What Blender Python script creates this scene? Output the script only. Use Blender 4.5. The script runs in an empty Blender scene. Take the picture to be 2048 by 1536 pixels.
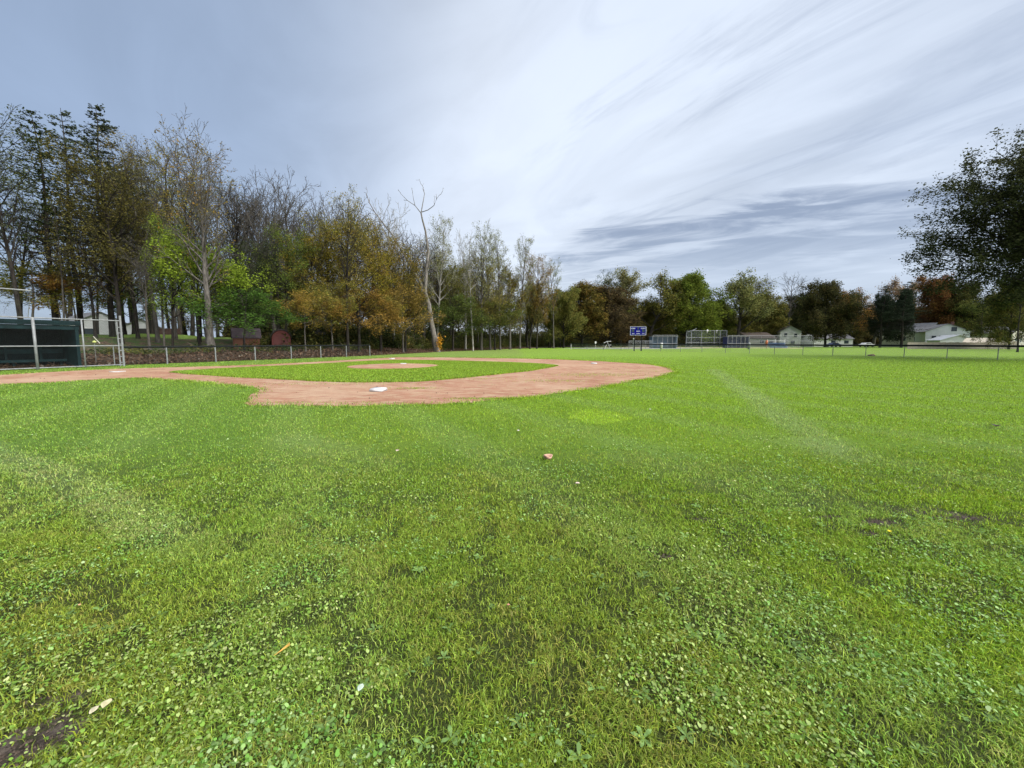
import bpy, bmesh, math, random
import numpy as np
from mathutils import Vector, Matrix, noise as mnoise
from mathutils.geometry import delaunay_2d_cdt

# ------------------------------------------------------------------ camera, sky, sun
SC = bpy.context.scene
COL = SC.collection
F = 769.0; W2 = 1024.0; H2 = 768.0; CAMZ = 1.5
PITCH = math.radians(5.0); SHP = -15.7
cam_d = bpy.data.cameras.new('camera'); cam = bpy.data.objects.new('camera', cam_d); COL.objects.link(cam)
cam_d.sensor_width = 36; cam_d.lens = 36*F/2048; cam_d.shift_y = SHP/2048
cam_d.clip_start = 0.05; cam_d.clip_end = 6000
cam.location = (0, 0, CAMZ); cam.rotation_euler = (math.pi/2-PITCH, 0, 0)
SC.camera = cam
SC.view_settings.view_transform = 'Standard'; SC.view_settings.look = 'None'
SC.view_settings.gamma = 1; SC.view_settings.exposure = 0.7
SC.render.resolution_x = 1024; SC.render.resolution_y = 768

SUN_EL = math.radians(42); SUN_AZ = math.radians(125)     # azimuth clockwise from +Y: behind the camera, to the right
sd = bpy.data.lights.new('sun', 'SUN'); sun = bpy.data.objects.new('sun', sd); COL.objects.link(sun)
sd.energy = 1.5; sd.angle = math.radians(14); sd.color = (1, 0.96, 0.89)
sdir = Vector((math.sin(SUN_AZ)*math.cos(SUN_EL), math.cos(SUN_AZ)*math.cos(SUN_EL), math.sin(SUN_EL)))
sun.rotation_euler = sdir.to_track_quat('Z', 'Y').to_euler()

class NT:
    """small helper round a node tree"""
    def __init__(s, nt): s.nt = nt; s.n = nt.nodes; s.l = nt.links
    def put(s, sock, v):
        if v is None: return
        if isinstance(v, bpy.types.NodeSocket): s.l.new(v, sock)
        else:
            try: sock.default_value = v
            except Exception:
                if hasattr(v, '__len__') and len(v) == 3: sock.default_value = (*v, 1)
                else: raise
    def node(s, t, **kw):
        n = s.n.new(t)
        for k, v in kw.items(): setattr(n, k, v)
        return n
    def m(s, op, a, b=None, c=None, clamp=False):
        n = s.node('ShaderNodeMath', operation=op); n.use_clamp = clamp
        s.put(n.inputs[0], a); s.put(n.inputs[1], b)
        if c is not None: s.put(n.inputs[2], c)
        return n.outputs[0]
    def vm(s, op, a, b=None, out=0, scale=None):
        n = s.node('ShaderNodeVectorMath', operation=op)
        s.put(n.inputs[0], a); s.put(n.inputs[1], b)
        if scale is not None: s.put(n.inputs['Scale'], scale)
        return n.outputs[out]
    def mr(s, v, a, b, c=0.0, d=1.0, smooth=True):
        n = s.node('ShaderNodeMapRange'); n.interpolation_type = 'SMOOTHSTEP' if smooth else 'LINEAR'
        s.put(n.inputs[0], v)
        for i, q in enumerate((a, b, c, d)): s.put(n.inputs[i+1], q)
        return n.outputs[0]
    def mix(s, f, a, b, bt='MIX'):
        n = s.node('ShaderNodeMix', data_type='RGBA', blend_type=bt)
        s.put(n.inputs[0], f); s.put(n.inputs[6], a); s.put(n.inputs[7], b)
        return n.outputs[2]
    def noise(s, vec, scale, detail=4, rough=0.55, dist=0.0):
        n = s.node('ShaderNodeTexNoise'); s.put(n.inputs['Vector'], vec)
        n.inputs['Scale'].default_value = scale; n.inputs['Detail'].default_value = detail
        n.inputs['Roughness'].default_value = rough; n.inputs['Distortion'].default_value = dist
        return n.outputs[0]
    def vor(s, vec, scale, out=0, feature='F1', rnd=1.0):
        n = s.node('ShaderNodeTexVoronoi', feature=feature); s.put(n.inputs['Vector'], vec)
        n.inputs['Scale'].default_value = scale; n.inputs['Randomness'].default_value = rnd
        return n.outputs[out]
    def map(s, vec, loc=(0,0,0), rot=(0,0,0), sc=(1,1,1)):
        n = s.node('ShaderNodeMapping'); s.put(n.inputs[0], vec)
        n.inputs[1].default_value = loc; n.inputs[2].default_value = rot; n.inputs[3].default_value = sc
        return n.outputs[0]
    def streak(s, vec, th_, sc, loc=(0, 0, 0)):
        """rotate first, then stretch along the rotated x"""
        return s.map(s.map(vec, loc=loc, rot=(0, 0, -math.radians(th_))), sc=sc)
    def sep(s, v): n = s.node('ShaderNodeSeparateXYZ'); s.put(n.inputs[0], v); return n.outputs
    def comb(s, a, b, c):
        n = s.node('ShaderNodeCombineXYZ'); s.put(n.inputs[0], a); s.put(n.inputs[1], b); s.put(n.inputs[2], c); return n.outputs[0]

def cray(px, py):
    u = (px-W2)/F; v = (H2-py+SHP)/F
    return Vector((u, math.cos(PITCH)+v*math.sin(PITCH), -math.sin(PITCH)+v*math.cos(PITCH)))
def at(px, py, Y):
    d = cray(px, py); return Vector((0, 0, CAMZ)) + d*(Y/d.y)
def ground_pt(px, py, z=0.0):
    d = cray(px, py); t = (z-CAMZ)/d.z; return Vector((d.x*t, d.y*t, z))

def build_world():
    w = bpy.data.worlds.new('World'); SC.world = w; w.use_nodes = True
    t = NT(w.node_tree); t.n.clear()
    out = t.node('ShaderNodeOutputWorld'); bg = t.node('ShaderNodeBackground')
    t.l.new(bg.outputs[0], out.inputs[0]); bg.inputs[1].default_value = 0.1
    sky = t.node('ShaderNodeTexSky', sky_type='NISHITA'); sky.sun_disc = False
    sky.sun_elevation = SUN_EL; sky.sun_rotation = SUN_AZ; sky.dust_density = 2; sky.ozone_density = 2
    d = t.node('ShaderNodeTexCoord').outputs['Generated']
    x, y, z = t.sep(d)
    zz = t.m('ADD', t.m('MAXIMUM', z, 0.0), 0.10)
    P = t.comb(t.m('DIVIDE', x, zz), t.m('DIVIDE', y, zz), 0.0)
    def dirv(px, py): v = cray(px, py).normalized(); return tuple(v)
    def lobe(px, py, c0, c1):
        return t.mr(t.vm('DOT_PRODUCT', d, dirv(px, py), out=1), c0, c1)
    # overcast layer: brightness varies over the dome
    n1 = t.noise(t.streak(P, 118, (0.52, 1.0, 1)), 0.75, 6, 0.5, 0.9)
    n2 = t.noise(t.streak(P, 126, (0.60, 1.1, 1), (3, 8, 0)), 1.9, 8, 0.55, 1.0)
    base = t.mix(lobe(950, 470, 0.62, 1.0), SKY['dull'], SKY['mid'])
    base = t.mix(t.m('MULTIPLY', lobe(980, 450, 0.82, 1.0), 0.75), base, SKY['bright'])
    base = t.mix(t.m('MULTIPLY', lobe(1560, 270, 0.80, 0.98), t.mr(n1, 0.36, 0.62, 0.35, 0.85)), base, SKY['veil'])
    base = t.mix(t.m('MULTIPLY', lobe(0, 60, 0.72, 1.0), 0.8), base, SKY['blue'])
    soft = t.mr(n2, 0.3, 0.72, 0.93, 1.04)
    base = t.vm('SCALE', base, scale=soft)
    base = t.vm('SCALE', base, scale=t.mr(n1, 0.3, 0.7, 0.92, 1.04))
    # grey-blue cloud banks low on the right
    n3 = t.noise(t.streak(P, 152, (0.36, 1.1, 1), (1.7, 0.4, 0)), 1.3, 6, 0.55, 0.9)
    n4 = t.noise(t.streak(P, 160, (0.42, 1.2, 1), (5.2, 2.2, 0)), 3.4, 7, 0.6, 0.9)
    el = t.m('ARCSINE', z)
    az = t.m('ARCTAN2', x, y)
    # the upper rim of the bank rises to the right
    rim = t.m('ADD', t.m('MULTIPLY', t.m('SUBTRACT', n4, 0.5), 0.10), t.m('SUBTRACT', t.mr(az, 0.02, 0.27, 0.215, 0.312), t.mr(az, 0.45, 1.0, 0.0, 0.055)))
    bank = t.m('MULTIPLY', t.mr(t.m('SUBTRACT', rim, el), -0.004, 0.035), t.mr(az, 0.0, 0.12))
    fade = t.mr(el, 0.10, 0.26, 0.25, 1.0)
    streak = t.mr(t.m('ADD', t.m('MULTIPLY', n3, 0.55), t.m('MULTIPLY', n4, 0.45)), 0.40, 0.56, 0.22, 1.0)
    bk = t.m('MULTIPLY', t.m('MULTIPLY', bank, fade), streak, clamp=True)
    base = t.mix(t.m('MULTIPLY', bk, 0.92), base, SKY['bank'])
    base = t.mix(t.m('MULTIPLY', t.m('MULTIPLY', t.mr(el, 0.30, 0.06), t.mr(az, 0.05, 0.5)), 0.55), base, SKY['low'])
    # dark wisps high on the right
    q = t.streak(P, 122, (0.45, 1.6, 1), (0.3, 0.9, 0))
    n5 = t.noise(q, 1.5, 8, 0.62, 0.7)
    wis = t.m('MULTIPLY', t.mr(n5, 0.47, 0.62), lobe(1560, 60, 0.84, 0.97))
    base = t.mix(t.m('MULTIPLY', wis, 0.30), base, SKY['bank'])
    # extra brightness added to the unseen sky round the sun, to light the ground
    base = t.mix(t.mr(t.vm('DOT_PRODUCT', d, tuple(sdir), out=1), 0.62, 1.0), base, SKY['added_glow'])
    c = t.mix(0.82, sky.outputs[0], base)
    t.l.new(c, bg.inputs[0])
SKY = dict(dull=(3.35, 3.9, 4.85, 1), mid=(4.3, 4.8, 5.6, 1), bright=(6.2, 6.7, 7.5, 1), veil=(5.7, 6.25, 7.1, 1),
           blue=(2.15, 2.85, 4.1, 1), bank=(1.75, 2.15, 3.0, 1), low=(3.6, 4.2, 5.3, 1), added_glow=(34, 34, 33, 1))
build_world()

# ------------------------------------------------------------------ helpers
def mesh_np(name, V, faces=None, quads=None, tris=None, mat=None, parent=None, smooth=False, loc=None):
    me = bpy.data.meshes.new(name)
    if faces is not None: me.from_pydata([tuple(v) for v in V], [], faces)
    else:
        V = np.asarray(V, dtype=np.float32)
        parts = []; tot = []
        for a in (quads, tris):
            if a is not None and len(a):
                a = np.asarray(a, dtype=np.int32); parts.append(a.ravel()); tot.append(np.full(len(a), a.shape[1], dtype=np.int32))
        li = np.concatenate(parts); ct = np.concatenate(tot)
        me.vertices.add(len(V)); me.vertices.foreach_set('co', V.ravel())
        me.loops.add(len(li)); me.loops.foreach_set('vertex_index', li)
        me.polygons.add(len(ct))
        st = np.zeros(len(ct), dtype=np.int32); st[1:] = np.cumsum(ct)[:-1]
        me.polygons.foreach_set('loop_start', st); me.polygons.foreach_set('loop_total', ct)
        me.update(calc_edges=True)
    if smooth: me.polygons.foreach_set('use_smooth', np.ones(len(me.polygons), dtype=bool))
    if mat: me.materials.append(mat)
    o = bpy.data.objects.new(name, me); COL.objects.link(o)
    if parent: o.parent = parent
    if loc: o.location = loc
    return o
def tag(o, label=None, cat=None, group=None, kind=None):
    if label: o['label'] = label
    if cat: o['category'] = cat
    if group: o['group'] = group
    if kind: o['kind'] = kind
    return o
def empty(name, loc, label, cat, group=None, rz=0.0):
    o = bpy.data.objects.new(name, None); COL.objects.link(o); o.location = loc; o.rotation_euler = (0, 0, rz)
    o.empty_display_size = 0.3
    return tag(o, label, cat, group)
class MB:
    """collects simple shapes into one mesh"""
    def __init__(s): s.v = []; s.f = []; s.uv = {}
    def box(s, a, b):
        x0, y0, z0 = a; x1, y1, z1 = b; k = len(s.v)
        s.v += [(x0,y0,z0),(x1,y0,z0),(x1,y1,z0),(x0,y1,z0),(x0,y0,z1),(x1,y0,z1),(x1,y1,z1),(x0,y1,z1)]
        s.f += [tuple(k+i for i in q) for q in ((0,3,2,1),(4,5,6,7),(0,1,5,4),(1,2,6,5),(2,3,7,6),(3,0,4,7))]; return s
    def tube(s, pts, rad, n=6, cap=True):
        pts = [Vector(p) for p in pts]
        if not hasattr(rad, '__len__'): rad = [rad]*len(pts)
        k = len(s.v); up = Vector((0, 0, 1))
        for i, p in enumerate(pts):
            d = (pts[min(i+1, len(pts)-1)]-pts[max(i-1, 0)])
            d = d.normalized() if d.length > 1e-9 else up
            a = d.cross(Vector((1, 0, 0)) if abs(d.z) > 0.9 else up).normalized(); b = d.cross(a)
            for j in range(n):
                th = 2*math.pi*j/n; s.v.append(tuple(p+(a*math.cos(th)+b*math.sin(th))*rad[i]))
        for i in range(len(pts)-1):
            for j in range(n):
                a0 = k+i*n+j; a1 = k+i*n+(j+1) % n
                s.f.append((a0, a1, a1+n, a0+n))
        if cap and n > 2:
            s.f.append(tuple(k+j for j in range(n))[::-1]); s.f.append(tuple(k+(len(pts)-1)*n+j for j in range(n)))
        return s
    def poly(s, pts): k = len(s.v); s.v += [tuple(p) for p in pts]; s.f.append(tuple(range(k, k+len(pts)))); return s
    def prism(s, prof, y0, y1):
        """profile in x,z pushed along y"""
        k = len(s.v); n = len(prof)
        s.v += [(p[0], y0, p[1]) for p in prof]+[(p[0], y1, p[1]) for p in prof]
        s.f.append(tuple(range(k, k+n))); s.f.append(tuple(range(k+n, k+2*n))[::-1])
        for i in range(n): j = (i+1) % n; s.f.append((k+j, k+i, k+n+i, k+n+j))
        return s
    def build(s, name, mat, parent=None, smooth=False, bevel=0):
        o = mesh_np(name, s.v, faces=s.f, mat=mat, parent=parent, smooth=smooth)
        if bevel:
            m = o.modifiers.new('b', 'BEVEL'); m.width = bevel; m.segments = 2; m.limit_method = 'ANGLE'
        return o

# value noise in numpy for scattering decisions
_R = np.random.RandomState(5).rand(256, 256)
def vnoise(x, y, s):
    x = np.asarray(x)/s+1000; y = np.asarray(y)/s+1000
    xi = np.floor(x).astype(int); yi = np.floor(y).astype(int); fx = x-xi; fy = y-yi
    fx = fx*fx*(3-2*fx); fy = fy*fy*(3-2*fy)
    g = lambda a, b: _R[a % 256, b % 256]
    return (g(xi, yi)*(1-fx)+g(xi+1, yi)*fx)*(1-fy)+(g(xi, yi+1)*(1-fx)+g(xi+1, yi+1)*fx)*fy
def fnoise(x, y, s): return 0.55*vnoise(x, y, s)+0.3*vnoise(x+7.3, y+2.1, s/2.1)+0.15*vnoise(x+1.3, y+9.1, s/4.3)

# ------------------------------------------------------------------ materials
def newmat(name):
    m = bpy.data.materials.new(name); m.use_nodes = True; t = NT(m.node_tree)
    return m, t, t.n['Principled BSDF']
def plain(name, col, rough=0.7, var=0.12, scale=3.0, metal=0.0, dirt=0.0, spec=0.3, bump=0.0):
    m, t, p = newmat(name)
    pos = t.node('ShaderNodeTexCoord').outputs['Object']
    n = t.noise(pos, scale, 6, 0.6)
    c = t.mix(t.mr(n, 0.3, 0.7), [q*(1-var) for q in col]+[1], [min(1, q*(1+var)) for q in col]+[1])
    if dirt:
        nd = t.noise(pos, scale*2.7, 6, 0.7)
        c = t.mix(t.mr(nd, 0.52, 0.75, 0, dirt), c, (0.10, 0.085, 0.06, 1))
    t.put(p.inputs['Base Color'], c); p.inputs['Roughness'].default_value = rough
    p.inputs['Metallic'].default_value = metal; p.inputs['Specular IOR Level'].default_value = spec
    if bump:
        b = t.node('ShaderNodeBump'); b.inputs['Strength'].default_value = bump; b.inputs['Distance'].default_value = 0.02
        t.put(b.inputs['Height'], t.noise(pos, scale*8, 5, 0.6)); t.put(p.inputs['Normal'], b.outputs[0])
    return m

def grass_tint(t, pos):
    """large patches of the turf, in world metres: mower passes, lush and thin areas"""
    n1 = t.noise(pos, 0.09, 3, 0.5); n2 = t.noise(pos, 0.45, 5, 0.6); n3 = t.noise(pos, 2.6, 5, 0.65)
    x, y, z = t.sep(pos)
    c = t.mix(t.mr(n2, 0.35, 0.65), G_A, G_B)
    # lusher, yellower grass out to the right of the infield
    out = t.m('MULTIPLY', t.mr(y, 4.5, 9.5), t.mr(x, -6.0, 3.0, 0.25, 1.0))
    c = t.mix(t.m('MULTIPLY', out, t.mr(n1, 0.3, 0.65, 0.55, 1.0)), c, G_LUSH)
    # cooler, paler turf left of the infield
    lf = t.m('MULTIPLY', t.mr(x, -1.0, -6.0), t.mr(y, 2.0, 4.0))
    c = t.mix(t.m('MULTIPLY', lf, 0.7), c, G_COOL)
    # olive, thin turf close by
    c = t.mix(t.m('MULTIPLY', t.mr(y, 5.5, 1.5), t.mr(n2, 0.35, 0.62, 0.2, 0.85)), c, G_OLIVE)
    c = t.mix(t.mr(y, 22.0, 60.0, 0.0, 0.85), c, G_FAR)
    c = t.mix(t.m('MULTIPLY', t.mr(x, 0.6, 2.2), t.mr(n2, 0.3, 0.7, 0.3, 0.9)), c, G_LUSH)
    # mower passes
    w = t.m('ADD', t.m('MULTIPLY', x, 0.86), t.m('MULTIPLY', y, 0.50))
    w = t.m('ADD', w, t.m('MULTIPLY', n1, 1.2))
    s = t.m('SINE', t.m('MULTIPLY', w, 2.9))
    c = t.mix(t.mr(s, 0.0, 0.95, 0.0, 0.42), c, G_PALE)
    dm = t.m('ADD', t.m('MULTIPLY', t.m('SUBTRACT', x, -7.6), t.m('SUBTRACT', x, -7.6)), t.m('MULTIPLY', t.m('SUBTRACT', y, 23.0), t.m('SUBTRACT', y, 23.0)))
    c = t.mix(t.mr(dm, 130.0, 60.0, 0, 0.8), c, (0.195, 0.315, 0.028, 1))
    # lime patch and two paler mower tracks
    lp = ground_pt(1195, 833); dx = t.m('DIVIDE', t.m('SUBTRACT', x, lp.x), 0.62); dy = t.m('DIVIDE', t.m('SUBTRACT', y, lp.y), 0.75)
    r2 = t.m('ADD', t.m('ADD', t.m('MULTIPLY', dx, dx), t.m('MULTIPLY', dy, dy)), t.m('MULTIPLY', t.m('SUBTRACT', n3, 0.5), 2.2))
    c = t.mix(t.mr(r2, 1.3, 0.5, 0, 0.8), c, (0.32, 0.50, 0.035, 1))
    for (a, b, w_, k) in (((1425, 738), (1680, 905), 0.34, 0.55), ((-120, 860), (370, 1075), 0.20, 0.6), ((560, 870), (760, 930), 0.3, 0.3), ((1200, 900), (1560, 1000), 0.25, 0.25)):
        A = ground_pt(*a); B = ground_pt(*b); D = (B-A).normalized()
        u = t.m('SUBTRACT', t.m('MULTIPLY', t.m('SUBTRACT', x, A.x), D.y), t.m('MULTIPLY', t.m('SUBTRACT', y, A.y), D.x))
        l = t.m('ADD', t.m('MULTIPLY', t.m('SUBTRACT', x, A.x), D.x), t.m('MULTIPLY', t.m('SUBTRACT', y, A.y), D.y)); L = (B-A).length
        u = t.m('ABSOLUTE', t.m('ADD', u, t.m('MULTIPLY', t.m('SUBTRACT', n2, 0.5), 0.5)))
        f = t.m('MULTIPLY', t.m('MULTIPLY', t.mr(u, w_*1.7, w_*0.4), t.mr(l, -0.3, 0.5)), t.mr(l, L+1.0, L-0.5))
        c = t.mix(t.m('MULTIPLY', f, k), c, (0.29, 0.40, 0.13, 1))
    return c, n3
G_A = (0.172, 0.300, 0.030, 1); G_B = (0.225, 0.345, 0.038, 1); G_LUSH = (0.215, 0.362, 0.022, 1)
G_COOL = (0.160, 0.290, 0.046, 1); G_OLIVE = (0.210, 0.285, 0.042, 1); G_PALE = (0.24, 0.37, 0.08, 1); G_FAR = (0.205, 0.270, 0.062, 1)

def mat_ground():
    m, t, p = newmat('turf_and_litter')
    pos = t.node('ShaderNodeNewGeometry').outputs['Position']
    c, n3 = grass_tint(t, pos)
    x, y, z = t.sep(pos)
    n4 = t.noise(pos, 14, 5, 0.7); n5 = t.noise(pos, 60, 4, 0.7); n6 = t.noise(pos, 1.1, 6, 0.7)
    c = t.mix(t.mr(n4, 0.35, 0.65, 0.0, 0.5), c, t.vm('SCALE', c, scale=0.55))
    c = t.mix(t.mr(n5, 0.45, 0.7, 0.0, 0.5), c, t.vm('SCALE', c, scale=1.5))
    # brownish thin spots
    c = t.mix(t.mr(t.m('ADD', t.m('MULTIPLY', n6, 0.7), t.m('MULTIPLY', n4, 0.3)), 0.58, 0.70, 0, 0.35), c, (0.17, 0.15, 0.07, 1))
    # straw strewn thin turf near the camera lies on dark soil
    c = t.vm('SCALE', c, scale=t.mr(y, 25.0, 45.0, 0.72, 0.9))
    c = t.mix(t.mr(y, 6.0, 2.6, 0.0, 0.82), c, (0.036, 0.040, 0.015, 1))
    c = t.vm('SCALE', c, scale=t.mr(t.noise(pos, 130, 3, 0.8), 0.35, 0.65, 0.45, 1.5))
    a = t.node('ShaderNodeAttribute', attribute_name='litter').outputs['Fac']
    s = t.node('ShaderNodeAttribute', attribute_name='soil').outputs['Fac']
    l1 = t.noise(pos, 5, 6, 0.75); l2 = t.vor(pos, 9, out=1)
    lit = t.mix(t.mr(l1, 0.35, 0.65), (0.035, 0.024, 0.018, 1), (0.115, 0.082, 0.060, 1))
    lit = t.mix(t.mr(t.sep(l2)[0], 0.7, 0.9, 0, 0.6), lit, (0.27, 0.17, 0.10, 1))
    green = t.mix(t.mr(t.noise(pos, 1.6, 5, 0.65), 0.40, 0.60), lit, (0.050, 0.085, 0.025, 1))
    lit = t.mix(t.node('ShaderNodeAttribute', attribute_name='weedy').outputs['Fac'], lit, green)
    f = t.mr(t.m('ADD', a, t.m('MULTIPLY', t.m('SUBTRACT', l1, 0.5), 0.9)), 0.45, 0.58)
    c = t.mix(f, c, lit)
    so = t.mix(t.mr(n4, 0.3, 0.7), (0.035, 0.026, 0.022, 1), (0.15, 0.12, 0.10, 1))
    f2 = t.mr(t.m('ADD', s, t.m('MULTIPLY', t.m('SUBTRACT', n4, 0.5), 1.5)), 0.55, 0.85)
    c = t.mix(f2, c, so)
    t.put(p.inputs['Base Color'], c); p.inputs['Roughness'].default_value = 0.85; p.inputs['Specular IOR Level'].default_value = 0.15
    b = t.node('ShaderNodeBump'); b.inputs['Strength'].default_value = 0.9; b.inputs['Distance'].default_value = 0.05
    t.put(b.inputs['Height'], t.m('ADD', n4, t.m('MULTIPLY', n5, 0.6))); t.put(p.inputs['Normal'], b.outputs[0])
    return m
def mat_infield_grass():
    m, t, p = newmat('infield_turf')
    pos = t.node('ShaderNodeNewGeometry').outputs['Position']
    n1 = t.noise(pos, 0.35, 4, 0.6); n4 = t.noise(pos, 9, 5, 0.7); n5 = t.noise(pos, 40, 4, 0.7)
    c = t.mix(t.mr(n1, 0.35, 0.65), (0.15, 0.26, 0.030, 1), (0.19, 0.31, 0.034, 1))
    x, y, z = t.sep(pos)
    w = t.m('ADD', t.m('MULTIPLY', x, 0.46), t.m('MULTIPLY', y, 0.89))
    c = t.mix(t.mr(t.m('SINE', t.m('MULTIPLY', w, 3.4)), -0.4, 0.6, 0, 0.5), c, (0.22, 0.35, 0.034, 1))
    c = t.mix(t.mr(n4, 0.35, 0.65, 0.0, 0.5), c, t.vm('SCALE', c, scale=0.6))
    c = t.mix(t.mr(n5, 0.45, 0.7, 0.0, 0.5), c, t.vm('SCALE', c, scale=1.4))
    t.put(p.inputs['Base Color'], c); p.inputs['Roughness'].default_value = 0.85; p.inputs['Specular IOR Level'].default_value = 0.15
    b = t.node('ShaderNodeBump'); b.inputs['Strength'].default_value = 0.8; b.inputs['Distance'].default_value = 0.05
    t.put(b.inputs['Height'], t.m('ADD', n4, n5)); t.put(p.inputs['Normal'], b.outputs[0])
    return m
def mat_dirt(name='infield_clay'):
    m, t, p = newmat(name)
    pos = t.node('ShaderNodeNewGeometry').outputs['Position']
    n1 = t.noise(pos, 0.5, 5, 0.6); n2 = t.noise(t.map(pos, rot=(0, 0, 0.5), sc=(1, 2.6, 1)), 1.6, 6, 0.68); n3 = t.noise(pos, 12, 5, 0.7); n4 = t.noise(pos, 70, 3, 0.7)
    c = t.mix(t.mr(n1, 0.35, 0.68), (0.33, 0.165, 0.105, 1), (0.42, 0.235, 0.155, 1))
    c = t.mix(t.mr(n2, 0.47, 0.62, 0, 0.8), c, (0.45, 0.33, 0.22, 1))
    c = t.mix(t.mr(n2, 0.46, 0.32, 0, 0.7), c, (0.27, 0.125, 0.09, 1))
    c = t.mix(t.mr(t.m('ADD', t.m('MULTIPLY', n3, 0.6), t.m('MULTIPLY', n1, 0.4)), 0.55, 0.63, 0, 0.6), c, (0.23, 0.22, 0.10, 1))
    c = t.mix(t.mr(n4, 0.60, 0.78, 0, 0.7), c, (0.12, 0.08, 0.06, 1))
    n7 = t.noise(pos, 0.22, 6, 0.7); c = t.mix(t.mr(n7, 0.50, 0.60, 0, 0.45), c, (0.50, 0.36, 0.25, 1)); c = t.mix(t.mr(n7, 0.46, 0.36, 0, 0.5), c, (0.30, 0.135, 0.095, 1))
    vx = t.vor(t.map(pos, sc=(1, 1.6, 1)), 2.2, out=0); c = t.mix(t.mr(t.m('ADD', vx, t.m('MULTIPLY', n3, 0.25)), 0.20, 0.14, 0, 0.6), c, (0.16, 0.09, 0.065, 1))
    t.put(p.inputs['Base Color'], c); p.inputs['Roughness'].default_value = 0.95; p.inputs['Specular IOR Level'].default_value = 0.1
    b = t.node('ShaderNodeBump'); b.inputs['Strength'].default_value = 0.8; b.inputs['Distance'].default_value = 0.04
    t.put(b.inputs['Height'], t.m('ADD', n3, t.m('MULTIPLY', n4, 0.4))); t.put(p.inputs['Normal'], b.outputs[0])
    return m
def mat_blades(name, tinted=True):
    m, t, p = newmat(name); t.n.remove(p)
    pos = t.node('ShaderNodeNewGeometry').outputs['Position']
    a = t.node('ShaderNodeAttribute', attribute_name='tint').outputs['Color']
    if tinted:
        c, _ = grass_tint(t, pos); c = t.mix(1.0, c, a, 'MULTIPLY')
    else: c = a
    d = t.node('ShaderNodeBsdfDiffuse'); tr = t.node('ShaderNodeBsdfTranslucent'); g = t.node('ShaderNodeBsdfGlossy')
    t.put(d.inputs[0], c); t.put(tr.inputs[0], c); g.inputs['Roughness'].default_value = 0.45; t.put(g.inputs[0], (0.8, 0.85, 0.8, 1))
    mx = t.node('ShaderNodeMixShader'); mx.inputs[0].default_value = 0.30
    t.l.new(d.outputs[0], mx.inputs[1]); t.l.new(tr.outputs[0], mx.inputs[2])
    m2 = t.node('ShaderNodeMixShader'); m2.inputs[0].default_value = 0.022
    t.l.new(mx.outputs[0], m2.inputs[1]); t.l.new(g.outputs[0], m2.inputs[2])
    t.l.new(m2.outputs[0], t.n['Material Output'].inputs[0])
    return m
def mat_leaf():
    """one leaf material: the kind's colour comes from the object, each leaf varies"""
    m, t, p = newmat('leaves'); t.n.remove(p)
    oi = t.node('ShaderNodeObjectInfo'); base = oi.outputs['Color']
    r = t.node('ShaderNodeAttribute', attribute_name='rnd').outputs['Fac']
    pos = t.node('ShaderNodeTexCoord').outputs['Object']
    n = t.noise(pos, 0.35, 3, 0.6)
    al = oi.outputs['Alpha']      # how strongly the tree turns to autumn colour
    c = t.vm('SCALE', base, scale=t.mr(r, 0, 1, 0.55, 1.5, smooth=False))
    turn = t.mix(t.mr(t.noise(pos, 0.8, 2, 0.5), 0.4, 0.6), (0.27, 0.215, 0.04, 1), (0.31, 0.16, 0.04, 1))
    turn = t.vm('SCALE', turn, scale=t.mr(r, 0, 1, 0.6, 1.3, smooth=False))
    c = t.mix(t.m('MULTIPLY', t.mr(t.m('ADD', n, t.m('MULTIPLY', r, 0.22)), 0.52, 0.72), t.m('SUBTRACT', 1.0, al)), c, turn)
    d = t.node('ShaderNodeBsdfDiffuse'); tr = t.node('ShaderNodeBsdfTranslucent')
    t.put(d.inputs[0], c); t.put(tr.inputs[0], c)
    mx = t.node('ShaderNodeMixShader'); mx.inputs[0].default_value = 0.38
    t.l.new(d.outputs[0], mx.inputs[1]); t.l.new(tr.outputs[0], mx.inputs[2])
    t.l.new(mx.outputs[0], t.n['Material Output'].inputs[0])
    return m
def mat_bark(name='bark'):
    m, t, p = newmat(name)
    oi = t.node('ShaderNodeObjectInfo')
    pos = t.node('ShaderNodeTexCoord').outputs['Object']
    n = t.noise(t.map(pos, sc=(1, 1, 0.2)), 7, 6, 0.7); n2 = t.noise(pos, 0.9, 4, 0.6)
    c = t.vm('SCALE', oi.outputs['Color'], scale=t.mr(n, 0.3, 0.7, 0.45, 1.5))
    c = t.mix(t.mr(n2, 0.5, 0.7, 0, 0.4), c, (0.07, 0.08, 0.045, 1))
    t.put(p.inputs['Base Color'], c); p.inputs['Roughness'].default_value = 0.9; p.inputs['Specular IOR Level'].default_value = 0.1
    b = t.node('ShaderNodeBump'); b.inputs['Strength'].default_value = 0.8; b.inputs['Distance'].default_value = 0.05
    t.put(b.inputs['Height'], n); t.put(p.inputs['Normal'], b.outputs[0])
    return m
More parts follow.
